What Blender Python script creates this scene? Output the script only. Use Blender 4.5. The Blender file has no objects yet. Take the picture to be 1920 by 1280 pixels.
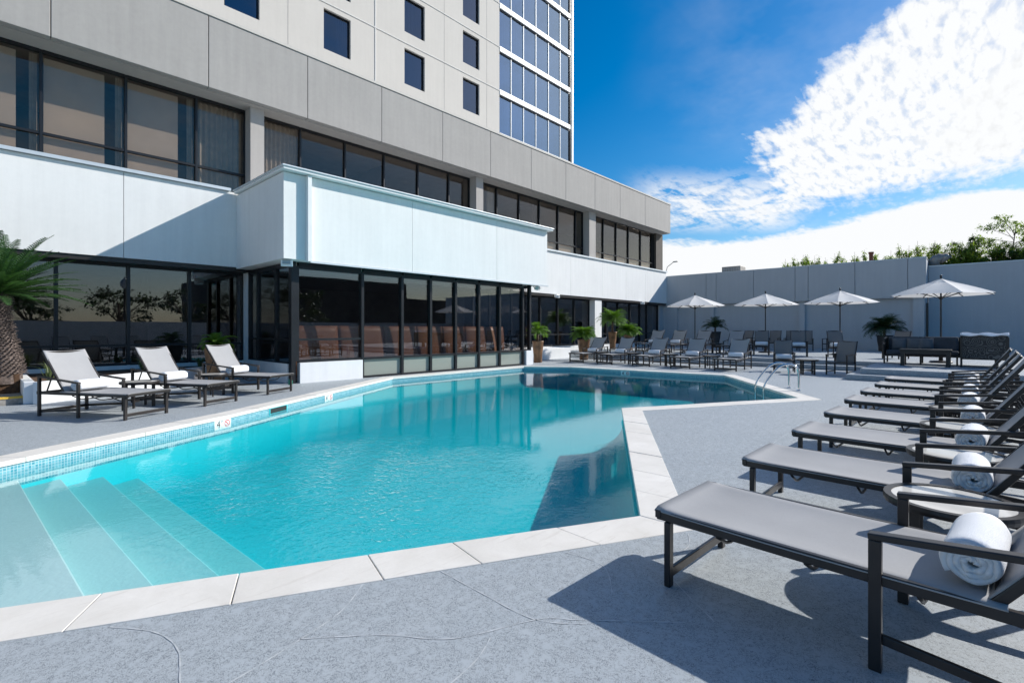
import bpy, bmesh, math, random
from mathutils import Vector, Matrix
R = math.radians
S = bpy.context.scene
COL = S.collection

# ------------------------------------------------------------------ camera, sky, sun, exposure
# world axes: X runs along the hotel facade, Y runs from the deck towards the facade, Z up (metres)
cam = bpy.data.cameras.new("camera")
cam.sensor_width = 36.0
cam.lens = 17.44
cam.shift_y = -0.012
cam.clip_start = 0.05
cam.clip_end = 3000
camo = bpy.data.objects.new("camera", cam)
COL.objects.link(camo)
camo.location = (0, 0, 1.4)
camo.rotation_euler = (R(90), 0, R(42.76 - 90))
S.camera = camo

SUN = Vector((1.38, -0.80, 1.0)).normalized()
SUN_EL = math.asin(SUN.z)
sun = bpy.data.lights.new("sun", 'SUN')
sun.energy = 5.0
sun.angle = R(0.5)
sun.color = (1.0, 0.965, 0.91)
suno = bpy.data.objects.new("sun", sun)
COL.objects.link(suno)
suno.rotation_euler = SUN.to_track_quat('Z', 'Y').to_euler()

S.view_settings.view_transform = 'Standard'
S.view_settings.look = 'None'
S.view_settings.gamma = 1
S.view_settings.exposure = 0.12

W = bpy.data.worlds.new("World")
S.world = W
W.use_nodes = True


class NT:
    """small helper to write node trees as expressions"""
    def __init__(self, nt):
        self.nt = nt
        nt.nodes.clear()

    def n(self, t, **kw):
        nd = self.nt.nodes.new(t)
        for k, v in kw.items():
            setattr(nd, k, v)
        return nd

    def put(self, sock, v):
        if isinstance(v, bpy.types.NodeSocket):
            self.nt.links.new(v, sock)
        elif v is not None:
            if isinstance(v, (tuple, list)) and len(v) == 3 and sock.type == 'RGBA':
                v = (*v, 1)
            sock.default_value = v

    def m(self, op, a, b=None, c=None, clamp=False):
        nd = self.n('ShaderNodeMath', operation=op, use_clamp=clamp)
        self.put(nd.inputs[0], a)
        self.put(nd.inputs[1], b)
        self.put(nd.inputs[2], c)
        return nd.outputs[0]

    def vm(self, op, a, b=None, out=0):
        nd = self.n('ShaderNodeVectorMath', operation=op)
        self.put(nd.inputs[0], a)
        self.put(nd.inputs[1], b)
        return nd.outputs['Value' if op == 'DOT_PRODUCT' else 'Vector']

    def sm(self, x, a, b, lo=0.0, hi=1.0):
        nd = self.n('ShaderNodeMapRange', interpolation_type='SMOOTHSTEP')
        self.put(nd.inputs[0], x)
        for i, v in enumerate((a, b, lo, hi)):
            self.put(nd.inputs[1 + i], v)
        return nd.outputs[0]

    def lin(self, x, a, b, lo=0.0, hi=1.0):
        nd = self.n('ShaderNodeMapRange')
        self.put(nd.inputs[0], x)
        for i, v in enumerate((a, b, lo, hi)):
            self.put(nd.inputs[1 + i], v)
        return nd.outputs[0]

    def noise(self, vec, scale, detail=3, rough=.55, dist=0.0):
        nd = self.n('ShaderNodeTexNoise')
        self.put(nd.inputs['Vector'], vec)
        nd.inputs['Scale'].default_value = scale
        nd.inputs['Detail'].default_value = detail
        nd.inputs['Roughness'].default_value = rough
        nd.inputs['Distortion'].default_value = dist
        return nd.outputs['Fac']

    def mix(self, f, a, b, mode='MIX'):
        nd = self.n('ShaderNodeMix', data_type='RGBA', blend_type=mode)
        self.put(nd.inputs[0], f)
        self.put(nd.inputs[6], a)
        self.put(nd.inputs[7], b)
        return nd.outputs[2]

    def mapping(self, vec, scale=(1, 1, 1), rot=(0, 0, 0), loc=(0, 0, 0)):
        nd = self.n('ShaderNodeMapping')
        self.put(nd.inputs[0], vec)
        nd.inputs['Location'].default_value = loc
        nd.inputs['Rotation'].default_value = rot
        nd.inputs['Scale'].default_value = scale
        return nd.outputs[0]


def build_sky():
    t = NT(W.node_tree)
    tc = t.n('ShaderNodeTexCoord')
    d = tc.outputs['Generated']
    sky = t.n('ShaderNodeTexSky', sky_type='NISHITA')
    sky.sun_disc = False
    sky.sun_elevation = SUN_EL
    sky.sun_rotation = math.atan2(SUN.x, SUN.y)
    sky.altitude = 0
    sky.air_density = 1.0
    sky.dust_density = 0.6
    sky.ozone_density = 2.2
    hs = t.n('ShaderNodeHueSaturation')
    hs.inputs['Saturation'].default_value = 1.58
    hs.inputs['Value'].default_value = 1.0
    t.put(hs.inputs['Color'], sky.outputs[0])
    bg = t.n('ShaderNodeBackground')
    t.put(bg.inputs[0], hs.outputs[0])
    bg.inputs[1].default_value = 0.12
    # cloud layer, laid out on the sphere of directions
    X = t.m('DIVIDE', t.vm('DOT_PRODUCT', d, (0.679, -0.734, 0)),
            t.m('MAXIMUM', t.vm('DOT_PRODUCT', d, (0.734, 0.679, 0)), 0.05))
    sep = t.n('ShaderNodeSeparateXYZ')
    t.put(sep.inputs[0], d)
    dz = t.m('MAXIMUM', sep.outputs[2], 0.02)
    Y = t.m('DIVIDE', sep.outputs[2], t.m('MAXIMUM', t.vm('DOT_PRODUCT', d, (0.734, 0.679, 0)), 0.05))
    front = t.sm(t.vm('DOT_PRODUCT', d, (0.734, 0.679, 0)), 0.05, 0.3)
    # flat layer coordinates (a real layer seen in perspective)
    comb = t.n('ShaderNodeCombineXYZ')
    t.put(comb.inputs[0], t.m('DIVIDE', sep.outputs[0], t.m('ADD', dz, 0.10)))
    t.put(comb.inputs[1], t.m('DIVIDE', sep.outputs[1], t.m('ADD', dz, 0.10)))
    P = comb.outputs[0]
    big = t.noise(P, 1.6, 5, .6)
    mid = t.noise(P, 5.0, 6, .62, .4)
    rip = t.noise(t.mapping(P, (.8, 2.6, 1), (0, 0, R(28))), 12.0, 4, .55, .15)
    wob = t.m('ADD', t.m('MULTIPLY', t.m('SUBTRACT', mid, .5), .34), t.m('MULTIPLY', t.m('SUBTRACT', rip, .5), .16))
    # main sheet: right of a slanting edge
    edge = t.m('ADD', .485, t.m('MAXIMUM', t.m('MULTIPLY', t.m('SUBTRACT', Y, .384), 1.04), t.m('MULTIPLY', t.m('SUBTRACT', .384, Y), .15)))
    f1 = t.m('ADD', t.m('SUBTRACT', X, edge), t.m('MULTIPLY', wob, .55))
    m1 = t.sm(f1, -.012, .06)
    low = t.m('SUBTRACT', Y, t.m('ADD', .222, t.m('MULTIPLY', t.m('SUBTRACT', X, .6), .19)))
    m1 = t.m('MULTIPLY', m1, t.sm(t.m('ADD', low, t.m('MULTIPLY', wob, .34)), -.002, .055))
    tex = t.lin(rip, .30, .48, .62, 1.0)
    tex = t.m('MINIMUM', 1.0, t.m('MAXIMUM', tex, t.sm(t.m('ADD', f1, t.m('MULTIPLY', t.m('SUBTRACT', big, .5), .6)), .05, .42, .25, 1.0)))
    m1 = t.m('MULTIPLY', m1, tex)
    # thin streaks left of it
    wx = t.m('MULTIPLY', t.sm(X, .20, .33), t.sm(X, .64, .50))
    wy = t.m('MULTIPLY', t.sm(Y, .185, .225), t.sm(t.m('ADD', Y, t.m('MULTIPLY', wob, .2)), .335, .27))
    m2 = t.m('MULTIPLY', t.m('MULTIPLY', wx, wy), t.lin(t.m('ADD', mid, t.m('MULTIPLY', rip, .35)), .50, .74, 0.0, .95))
    # bank along the horizon
    top = t.m('ADD', .178, t.m('MULTIPLY', t.sm(X, .40, 1.02), .108))
    m3 = t.sm(t.m('ADD', t.m('SUBTRACT', Y, top), t.m('MULTIPLY', wob, .10)), .006, -.012)
    m3 = t.m('MULTIPLY', m3, t.sm(X, -.6, .1, .4, 1.0))
    mbank = m3
    # faint veil over the middle
    m4 = t.m('MULTIPLY', t.m('MULTIPLY', t.sm(X, .2, .5), t.sm(Y, .3, .45)), t.lin(big, .4, .75, 0, .22))
    # scattered cloud elsewhere (seen only in reflections)
    back = t.sm(t.m('ADD', t.m('MULTIPLY', mid, .6), t.m('MULTIPLY', big, .6)), .56, .78, 0, .28)
    back = t.m('MAXIMUM', back, t.sm(sep.outputs[2], .20, .0, 0, .55))
    mf = t.m('MAXIMUM', t.m('MAXIMUM', m1, m2), t.m('MAXIMUM', m3, m4))
    mask = t.m('ADD', t.m('MULTIPLY', mf, front), t.m('MULTIPLY', back, t.m('SUBTRACT', 1.0, front)), clamp=True)
    cbg = t.n('ShaderNodeBackground')
    cbg.inputs[0].default_value = (.97, .985, 1.0, 1)
    t.put(cbg.inputs[1], t.mix(t.m('MULTIPLY', mbank, front), t.mix(front, (.55, .55, .55), t.lin(rip, .3, .5, .84, .93)), (.92, .92, .92)))
    mx = t.n('ShaderNodeMixShader')
    t.put(mx.inputs[0], mask)
    t.put(mx.inputs[1], bg.outputs[0])
    t.put(mx.inputs[2], cbg.outputs[0])
    o = t.n('ShaderNodeOutputWorld')
    t.put(o.inputs[0], mx.outputs[0])


build_sky()

# ------------------------------------------------------------------ materials
MATS = {}


def newmat(name):
    m = bpy.data.materials.new(name)
    m.use_nodes = True
    t = NT(m.node_tree)
    o = t.n('ShaderNodeOutputMaterial')
    p = t.n('ShaderNodeBsdfPrincipled')
    t.put(o.inputs[0], p.outputs[0])
    MATS[name] = m
    return m, t, p, o


def bump(t, p, h, strength=.3, dist=.01):
    b = t.n('ShaderNodeBump')
    b.inputs['Strength'].default_value = strength
    b.inputs['Distance'].default_value = dist
    t.put(b.inputs['Height'], h)
    t.put(p.inputs['Normal'], b.outputs[0])
    return b


def simple(name, col, rough=.6, metal=0.0, var=.08, vs=3.0, bs=0.0, bsc=60, coat=0.0, spec=.5):
    m, t, p, o = newmat(name)
    tc = t.n('ShaderNodeTexCoord').outputs['Object']
    if var:
        f = t.noise(tc, vs, 4)
        a = tuple(c * (1 - var) for c in col)
        b = tuple(min(1, c * (1 + var)) for c in col)
        t.put(p.inputs['Base Color'], t.mix(t.lin(f, .3, .7), a, b))
    else:
        t.put(p.inputs['Base Color'], col)
    p.inputs['Roughness'].default_value = rough
    p.inputs['Metallic'].default_value = metal
    p.inputs['Specular IOR Level'].default_value = spec
    p.inputs['Coat Weight'].default_value = coat
    if bs:
        bump(t, p, t.noise(tc, bsc, 3), bs, .004)
    return m


def wall_mat(name, col, streak=.10, spot=.05, bs=.25, bsc=45):
    """painted stucco / concrete with faint rain streaks and mottling (stains with a shape of their own)"""
    m, t, p, o = newmat(name)
    pos = t.n('ShaderNodeNewGeometry').outputs['Position']
    st = t.noise(t.mapping(pos, (2.6, 2.6, .16)), 2.2, 5, .62)
    mo = t.noise(pos, .9, 6, .6)
    fi = t.noise(pos, 9, 5, .6)
    f = t.m('ADD', t.m('ADD', t.m('MULTIPLY', t.m('SUBTRACT', st, .5), streak * 2.2), t.m('MULTIPLY', t.m('SUBTRACT', mo, .5), streak * 1.6)),
            t.m('MULTIPLY', t.m('SUBTRACT', fi, .5), spot * 2))
    v = t.m('ADD', 1.0, f)
    sc = t.n('ShaderNodeVectorMath', operation='SCALE')
    sc.inputs[0].default_value = col
    t.put(sc.inputs['Scale'], v)
    t.put(p.inputs['Base Color'], sc.outputs[0])
    p.inputs['Roughness'].default_value = .8
    p.inputs['Specular IOR Level'].default_value = .3
    bump(t, p, t.noise(pos, bsc, 3), bs, .004)
    return m


wall_mat('white_stucco', (.80, .795, .77), .075, .035)
wall_mat('grey_stucco', (.50, .515, .53), .07, .03)
wall_mat('concrete_panel', (.385, .365, .34), .12, .07, .3)
wall_mat('concrete_column', (.43, .40, .37), .10, .05)
wall_mat('tower_stucco', (.60, .565, .51), .06, .03)
wall_mat('band_stucco', (.66, .64, .60), .06, .03)
wall_mat('planter_white', (.78, .79, .79), .07, .04)
simple('trim_white', (.80, .80, .78), .45, var=.04)
simple('coping_metal', (.62, .66, .68), .4, .3, var=.06)
simple('dark_frame', (.018, .019, .022), .38, .3, var=.15)
simple('bronze_frame', (.035, .030, .027), .4, .2, var=.15)
simple('dark_metal', (.028, .024, .023), .36, .25, var=.2, vs=6)
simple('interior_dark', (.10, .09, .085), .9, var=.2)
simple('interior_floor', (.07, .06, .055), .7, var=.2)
simple('ceiling_tile', (.35, .33, .30), .9, var=.1)
simple('blind', (.66, .56, .46), .9, var=.06, vs=2)
simple('curtain', (.50, .44, .36), .95, var=.12, vs=6)
simple('brown_vinyl', (.34, .16, .085), .5, var=.15, vs=1.2)
simple('black_vinyl', (.018, .018, .02), .45, var=.2)
simple('chrome', (.72, .73, .74), .10, 1.0, var=.03)
simple('umbrella_pole', (.03, .03, .03), .4, .3, var=.1)
simple('tree_bark', (.12, .085, .06), .9, var=.35, vs=8, bs=.6)
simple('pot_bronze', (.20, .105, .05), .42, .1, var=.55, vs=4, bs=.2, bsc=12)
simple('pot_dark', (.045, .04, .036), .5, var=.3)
simple('mulch', (.10, .055, .03), .95, var=.5, vs=30, bs=1.0, bsc=50)
simple('yellow_paint', (.72, .46, .06), .6, var=.2, vs=10)
simple('step_stone', (.30, .28, .25), .85, var=.3, vs=14, bs=.5)
simple('red_ink', (.65, .05, .05), .5, var=0)
simple('black_ink', (.02, .02, .02), .5, var=0)
simple('marker_white', (.82, .83, .82), .3, var=.03)
simple('lamp_white', (.78, .80, .80), .35, var=.03)
simple('lamp_glass', (.35, .38, .40), .1, var=.02)
simple('grey_cushion', (.065, .068, .078), .9, var=.15, vs=8, bs=.3, bsc=150)
simple('tower_curtain', (.22, .25, .29), .9, var=.1)
simple('light_cushion', (.12, .125, .135), .9, var=.12, vs=8, bs=.3, bsc=150)
simple('shaded_render', (.085, .072, .060), .8, var=.15)  # end pier: the fascia's deep shade is put into this dark brown
simple('hvac_metal', (.33, .30, .27), .5, .4, var=.2)
simple('rust_pipe', (.16, .055, .03), .7, .2, var=.4, vs=10)
simple('dark_render', (.06, .055, .05), .9, var=.3, vs=.6)
simple('green_plastic', (.02, .30, .20), .5, var=.1)
simple('sign_dark', (.10, .10, .11), .6, var=.1)


def leaf_mat(name, c1, c2, trans=.35, vs=2.5):
    m, t, p, o = newmat(name)
    pos = t.n('ShaderNodeNewGeometry')
    f = t.noise(pos.outputs['Position'], vs, 3)
    isl = pos.outputs['Random Per Island']
    c = t.mix(t.m('ADD', t.m('MULTIPLY', f, .5), t.m('MULTIPLY', isl, .5)), c1, c2)
    t.put(p.inputs['Base Color'], c)
    p.inputs['Roughness'].default_value = .48
    tr = t.n('ShaderNodeBsdfTranslucent')
    t.put(tr.inputs[0], t.mix(.5, c, (c2[0] * 1.3, c2[1] * 1.5, c2[2] * .6)))
    mx = t.n('ShaderNodeMixShader')
    mx.inputs[0].default_value = trans
    t.put(mx.inputs[1], p.outputs[0])
    t.put(mx.inputs[2], tr.outputs[0])
    t.put(o.inputs[0], mx.outputs[0])
    return m


leaf_mat('sago_leaf', (.024, .070, .020), (.07, .16, .045), .25)
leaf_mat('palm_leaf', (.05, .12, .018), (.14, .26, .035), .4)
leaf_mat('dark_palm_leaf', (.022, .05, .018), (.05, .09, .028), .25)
leaf_mat('bamboo_leaf', (.10, .17, .03), (.28, .36, .06), .5, 1.2)
leaf_mat('dark_bamboo_leaf', (.05, .095, .024), (.13, .20, .04), .45, 1.2)
leaf_mat('grass_leaf', (.05, .09, .03), (.20, .24, .09), .3)
leaf_mat('tree_leaf', (.025, .045, .018), (.06, .09, .03), .3, 1.0)


def schlick(t, f0, normal=None):
    lw = t.n('ShaderNodeLayerWeight')
    lw.inputs[0].default_value = .5
    t.put(lw.inputs['Normal'], normal)
    return t.m('ADD', f0, t.m('MULTIPLY', t.m('POWER', lw.outputs['Facing'], 5.0), 1 - f0))


def mat_glass(name, tint, boost=1.0, base=0.03, rough=0.0, wave=.0, refl=(.95, .97, 1, 1)):
    """window glass: mirror reflection by angle plus tinted see-through"""
    m, t, p, o = newmat(name)
    fr = schlick(t, .04)
    g = t.n('ShaderNodeBsdfGlossy')
    g.inputs['Roughness'].default_value = rough
    g.inputs['Color'].default_value = refl
    tr = t.n('ShaderNodeBsdfTransparent')
    t.put(tr.inputs[0], tint)
    if wave:
        pos = t.n('ShaderNodeNewGeometry').outputs['Position']
        b = t.n('ShaderNodeBump')
        b.inputs['Strength'].default_value = wave
        b.inputs['Distance'].default_value = .02
        t.put(b.inputs['Height'], t.noise(pos, .8, 1))
        t.put(g.inputs['Normal'], b.outputs[0])
    f = t.m('ADD', t.m('MULTIPLY', fr, boost), base, clamp=True)
    mx = t.n('ShaderNodeMixShader')
    t.put(mx.inputs[0], f)
    t.put(mx.inputs[1], tr.outputs[0])
    t.put(mx.inputs[2], g.outputs[0])
    t.put(o.inputs[0], mx.outputs[0])
    return m


mat_glass('bronze_glass', (.74, .72, .71), 1.25, .045, 0, .05, (.90, .94, 1, 1))
mat_glass('upper_glass', (.80, .78, .76), 1.1, .015, 0, .08, (1, .86, .74, 1))
mat_glass('tower_glass', (.40, .45, .52), 1.6, .07, 0, .10, (.85, .92, 1, 1))
mat_glass('strip_glass', (.40, .48, .58), 2.2, .20, 0, .10, (.62, .82, 1, 1))
m, t, p, o = newmat('frosted_glass')
p.inputs['Base Color'].default_value = (.30, .33, .29, 1)
p.inputs['Roughness'].default_value = .12
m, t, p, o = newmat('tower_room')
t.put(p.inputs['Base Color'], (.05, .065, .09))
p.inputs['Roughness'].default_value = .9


def mat_deck():
    m, t, p, o = newmat('deck_coating')
    pos = t.n('ShaderNodeNewGeometry').outputs['Position']
    big = t.noise(pos, .35, 5, .6)
    mid = t.noise(pos, 5.0, 5, .65)
    kn = t.noise(pos, 70.0, 4, .6, .8)           # knock-down plaster texture
    fl = t.noise(pos, 17.0, 4, .65, .5)
    kn2 = t.noise(t.mapping(pos, (1, 1, 1), (0, 0, .7), (3, 7, 0)), 36.0, 4, .6, .7)
    worm = t.m('MAXIMUM', t.sm(t.m('ABSOLUTE', t.m('SUBTRACT', kn, .5)), .024, .008), t.sm(t.m('ABSOLUTE', t.m('SUBTRACT', kn2, .5)), .018, .006))
    pits = t.m('MULTIPLY', worm, t.sm(fl, .34, .52))
    base = t.mix(t.lin(big, .3, .7), (.365, .402, .430), (.415, .448, .470))
    base = t.mix(t.lin(mid, .35, .7, 0, .3), base, (.47, .50, .52))
    c = t.mix(t.m('MULTIPLY', pits, .85), base, (.13, .145, .16))
    t.put(p.inputs['Base Color'], c)
    p.inputs['Roughness'].default_value = .55
    p.inputs['Specular IOR Level'].default_value = .45
    h = t.m('SUBTRACT', t.m('MULTIPLY', fl, .2), pits)
    bump(t, p, h, .30, .004)


mat_deck()


def mat_stone():
    m, t, p, o = newmat('travertine')
    pos = t.n('ShaderNodeNewGeometry').outputs['Position']
    v = t.noise(t.mapping(pos, (1, 1, 1), (0, 0, R(30))), 2.4, 7, .68, .6)
    w = t.noise(t.mapping(pos, (1.0, 9.0, 1), (0, 0, R(28))), 3.0, 4, .6, .4)
    rnd = t.n('ShaderNodeNewGeometry').outputs['Random Per Island']
    c = t.mix(t.lin(v, .3, .72), (.68, .64, .575), (.83, .79, .73))
    c = t.mix(t.m('MULTIPLY', t.sm(w, .56, .70), .35), c, (.52, .46, .39))
    c = t.mix(.18, c, t.mix(rnd, (.64, .60, .54), (.88, .85, .80)))
    t.put(p.inputs['Base Color'], c)
    p.inputs['Roughness'].default_value = .6
    bump(t, p, t.noise(pos, 40, 4), .2, .003)


mat_stone()


def mat_tile():
    m, t, p, o = newmat('pool_mosaic')
    uv = t.n('ShaderNodeUVMap').outputs[0]
    br = t.n('ShaderNodeTexBrick')
    t.put(br.inputs['Vector'], uv)
    br.offset = 0.0
    br.inputs['Color1'].default_value = (.05, .28, .36, 1)
    br.inputs['Color2'].default_value = (.20, .46, .52, 1)
    br.inputs['Mortar'].default_value = (.40, .52, .55, 1)
    br.inputs['Scale'].default_value = 1.0
    br.inputs['Mortar Size'].default_value = .0035
    br.inputs['Brick Width'].default_value = .032
    br.inputs['Row Height'].default_value = .032
    br.inputs['Bias'].default_value = -.1
    t.put(p.inputs['Base Color'], br.outputs[0])
    p.inputs['Roughness'].default_value = .15


mat_tile()


def mat_plaster(name, c1, c2):
    m, t, p, o = newmat(name)
    pos = t.n('ShaderNodeNewGeometry').outputs['Position']
    t.put(p.inputs['Base Color'], t.mix(t.noise(pos, 1.2, 5, .6), c1, c2))
    p.inputs['Roughness'].default_value = .7
    bump(t, p, t.noise(pos, 25, 3), .3, .01)


mat_plaster('pool_plaster', (.05, .56, .61), (.09, .64, .68))
mat_plaster('shelf_plaster', (.52, .58, .58), (.60, .65, .645))


def mat_water():
    m, t, p, o = newmat('pool_water')
    pos = t.n('ShaderNodeNewGeometry').outputs['Position']
    sep = t.n('ShaderNodeSeparateXYZ')
    t.put(sep.inputs[0], pos)
    # breeze: rougher patch in the middle, calm by the far side
    r1 = t.noise(pos, 8.0, 2, .5, .6)
    r2 = t.noise(pos, 22.0, 2, .5, .8)
    r3 = t.noise(pos, 1.6, 2)
    dx = t.m('SUBTRACT', sep.outputs[0], 2.7)
    dy = t.m('SUBTRACT', sep.outputs[1], 4.6)
    dd = t.m('SQRT', t.m('ADD', t.m('MULTIPLY', dx, dx), t.m('MULTIPLY', t.m('MULTIPLY', dy, dy), .7)))
    dd = t.m('ADD', dd, t.m('MULTIPLY', t.m('SUBTRACT', t.noise(pos, 1.1, 3), .5), 2.2))
    patch = t.sm(dd, 2.3, .5, .035, 1.0)
    h = t.m('ADD', t.m('ADD', t.m('MULTIPLY', r1, .55), t.m('MULTIPLY', r2, .36)), t.m('MULTIPLY', r3, .8))
    b = t.n('ShaderNodeBump')
    t.put(b.inputs['Strength'], t.m('MULTIPLY', patch, .9))
    b.inputs['Distance'].default_value = .028
    t.put(b.inputs['Height'], h)
    g = t.n('ShaderNodeBsdfGlossy')
    g.inputs['Roughness'].default_value = .0
    t.put(g.inputs['Normal'], b.outputs[0])
    fr = schlick(t, .02, b.outputs[0])
    tr = t.n('ShaderNodeBsdfTransparent')
    tr.inputs[0].default_value = (.97, .99, 1, 1)
    ab = t.n('ShaderNodeVolumeAbsorption')
    ab.inputs['Color'].default_value = (.20, .900, .918, 1)
    ab.inputs['Density'].default_value = 1.05
    t.put(o.inputs['Volume'], ab.outputs[0])
    mx = t.n('ShaderNodeMixShader')
    t.put(mx.inputs[0], fr)
    t.put(mx.inputs[1], tr.outputs[0])
    t.put(mx.inputs[2], g.outputs[0])
    t.put(o.inputs[0], mx.outputs[0])


mat_water()


def mat_fabric(name, c, var=.07, weave=420, trans=0.0):
    m, t, p, o = newmat(name)
    tc = t.n('ShaderNodeTexCoord').outputs['Object']
    w = t.noise(tc, 3.0, 4)
    fine = t.noise(t.mapping(tc, (1, .25, 1)), weave, 2)
    f = t.m('ADD', t.m('MULTIPLY', w, .5), t.m('MULTIPLY', fine, .5))
    t.put(p.inputs['Base Color'], t.mix(t.lin(f, .3, .7), tuple(x * (1 - var * 1.6) for x in c), tuple(x * (1 + var * 1.6) for x in c)))
    p.inputs['Roughness'].default_value = .75
    p.inputs['Specular IOR Level'].default_value = .3
    bump(t, p, fine, .25, .001)
    if trans:
        tr = t.n('ShaderNodeBsdfTranslucent')
        t.put(tr.inputs[0], c)
        mx = t.n('ShaderNodeMixShader')
        mx.inputs[0].default_value = trans
        t.put(mx.inputs[1], p.outputs[0])
        t.put(mx.inputs[2], tr.outputs[0])
        t.put(o.inputs[0], mx.outputs[0])


mat_fabric('sling', (.345, .345, .35), .06)
mat_fabric('dark_sling', (.19, .185, .185), .06)
mat_fabric('canvas', (.90, .87, .83), .03, 200, .24)


def mat_towel():
    m, t, p, o = newmat('terry')
    tc = t.n('ShaderNodeTexCoord').outputs['Object']
    t.put(p.inputs['Base Color'], t.mix(t.noise(tc, 12, 3), (.80, .82, .85), (.88, .89, .91)))
    p.inputs['Roughness'].default_value = 1.0
    p.inputs['Specular IOR Level'].default_value = .1
    bump(t, p, t.noise(tc, 260, 3, .7), .8, .004)


mat_towel()


def mat_tabletop():
    m, t, p, o = newmat('table_inset')
    tc = t.n('ShaderNodeTexCoord').outputs['Object']
    t.put(p.inputs['Base Color'], t.mix(t.noise(tc, 5, 5), (.66, .63, .57), (.76, .73, .68)))
    p.inputs['Roughness'].default_value = .12


mat_tabletop()


def mat_scroll():
    """dark cast panel with paler curling scrollwork"""
    m, t, p, o = newmat('scroll_panel')
    tc = t.n('ShaderNodeTexCoord').outputs['Object']
    vo = t.n('ShaderNodeTexVoronoi', feature='F1')
    t.put(vo.inputs['Vector'], tc)
    vo.inputs['Scale'].default_value = 6.5
    r = t.m('SINE', t.m('MULTIPLY', vo.outputs['Distance'], 26.0))
    cut = t.sm(t.m('ADD', r, t.m('MULTIPLY', t.noise(tc, 9, 2), .9)), .75, 1.05)
    t.put(p.inputs['Base Color'], t.mix(cut, (.016, .014, .014), (.11, .105, .10)))
    p.inputs['Roughness'].default_value = .5
    bump(t, p, cut, .6, .01)


mat_scroll()


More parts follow.
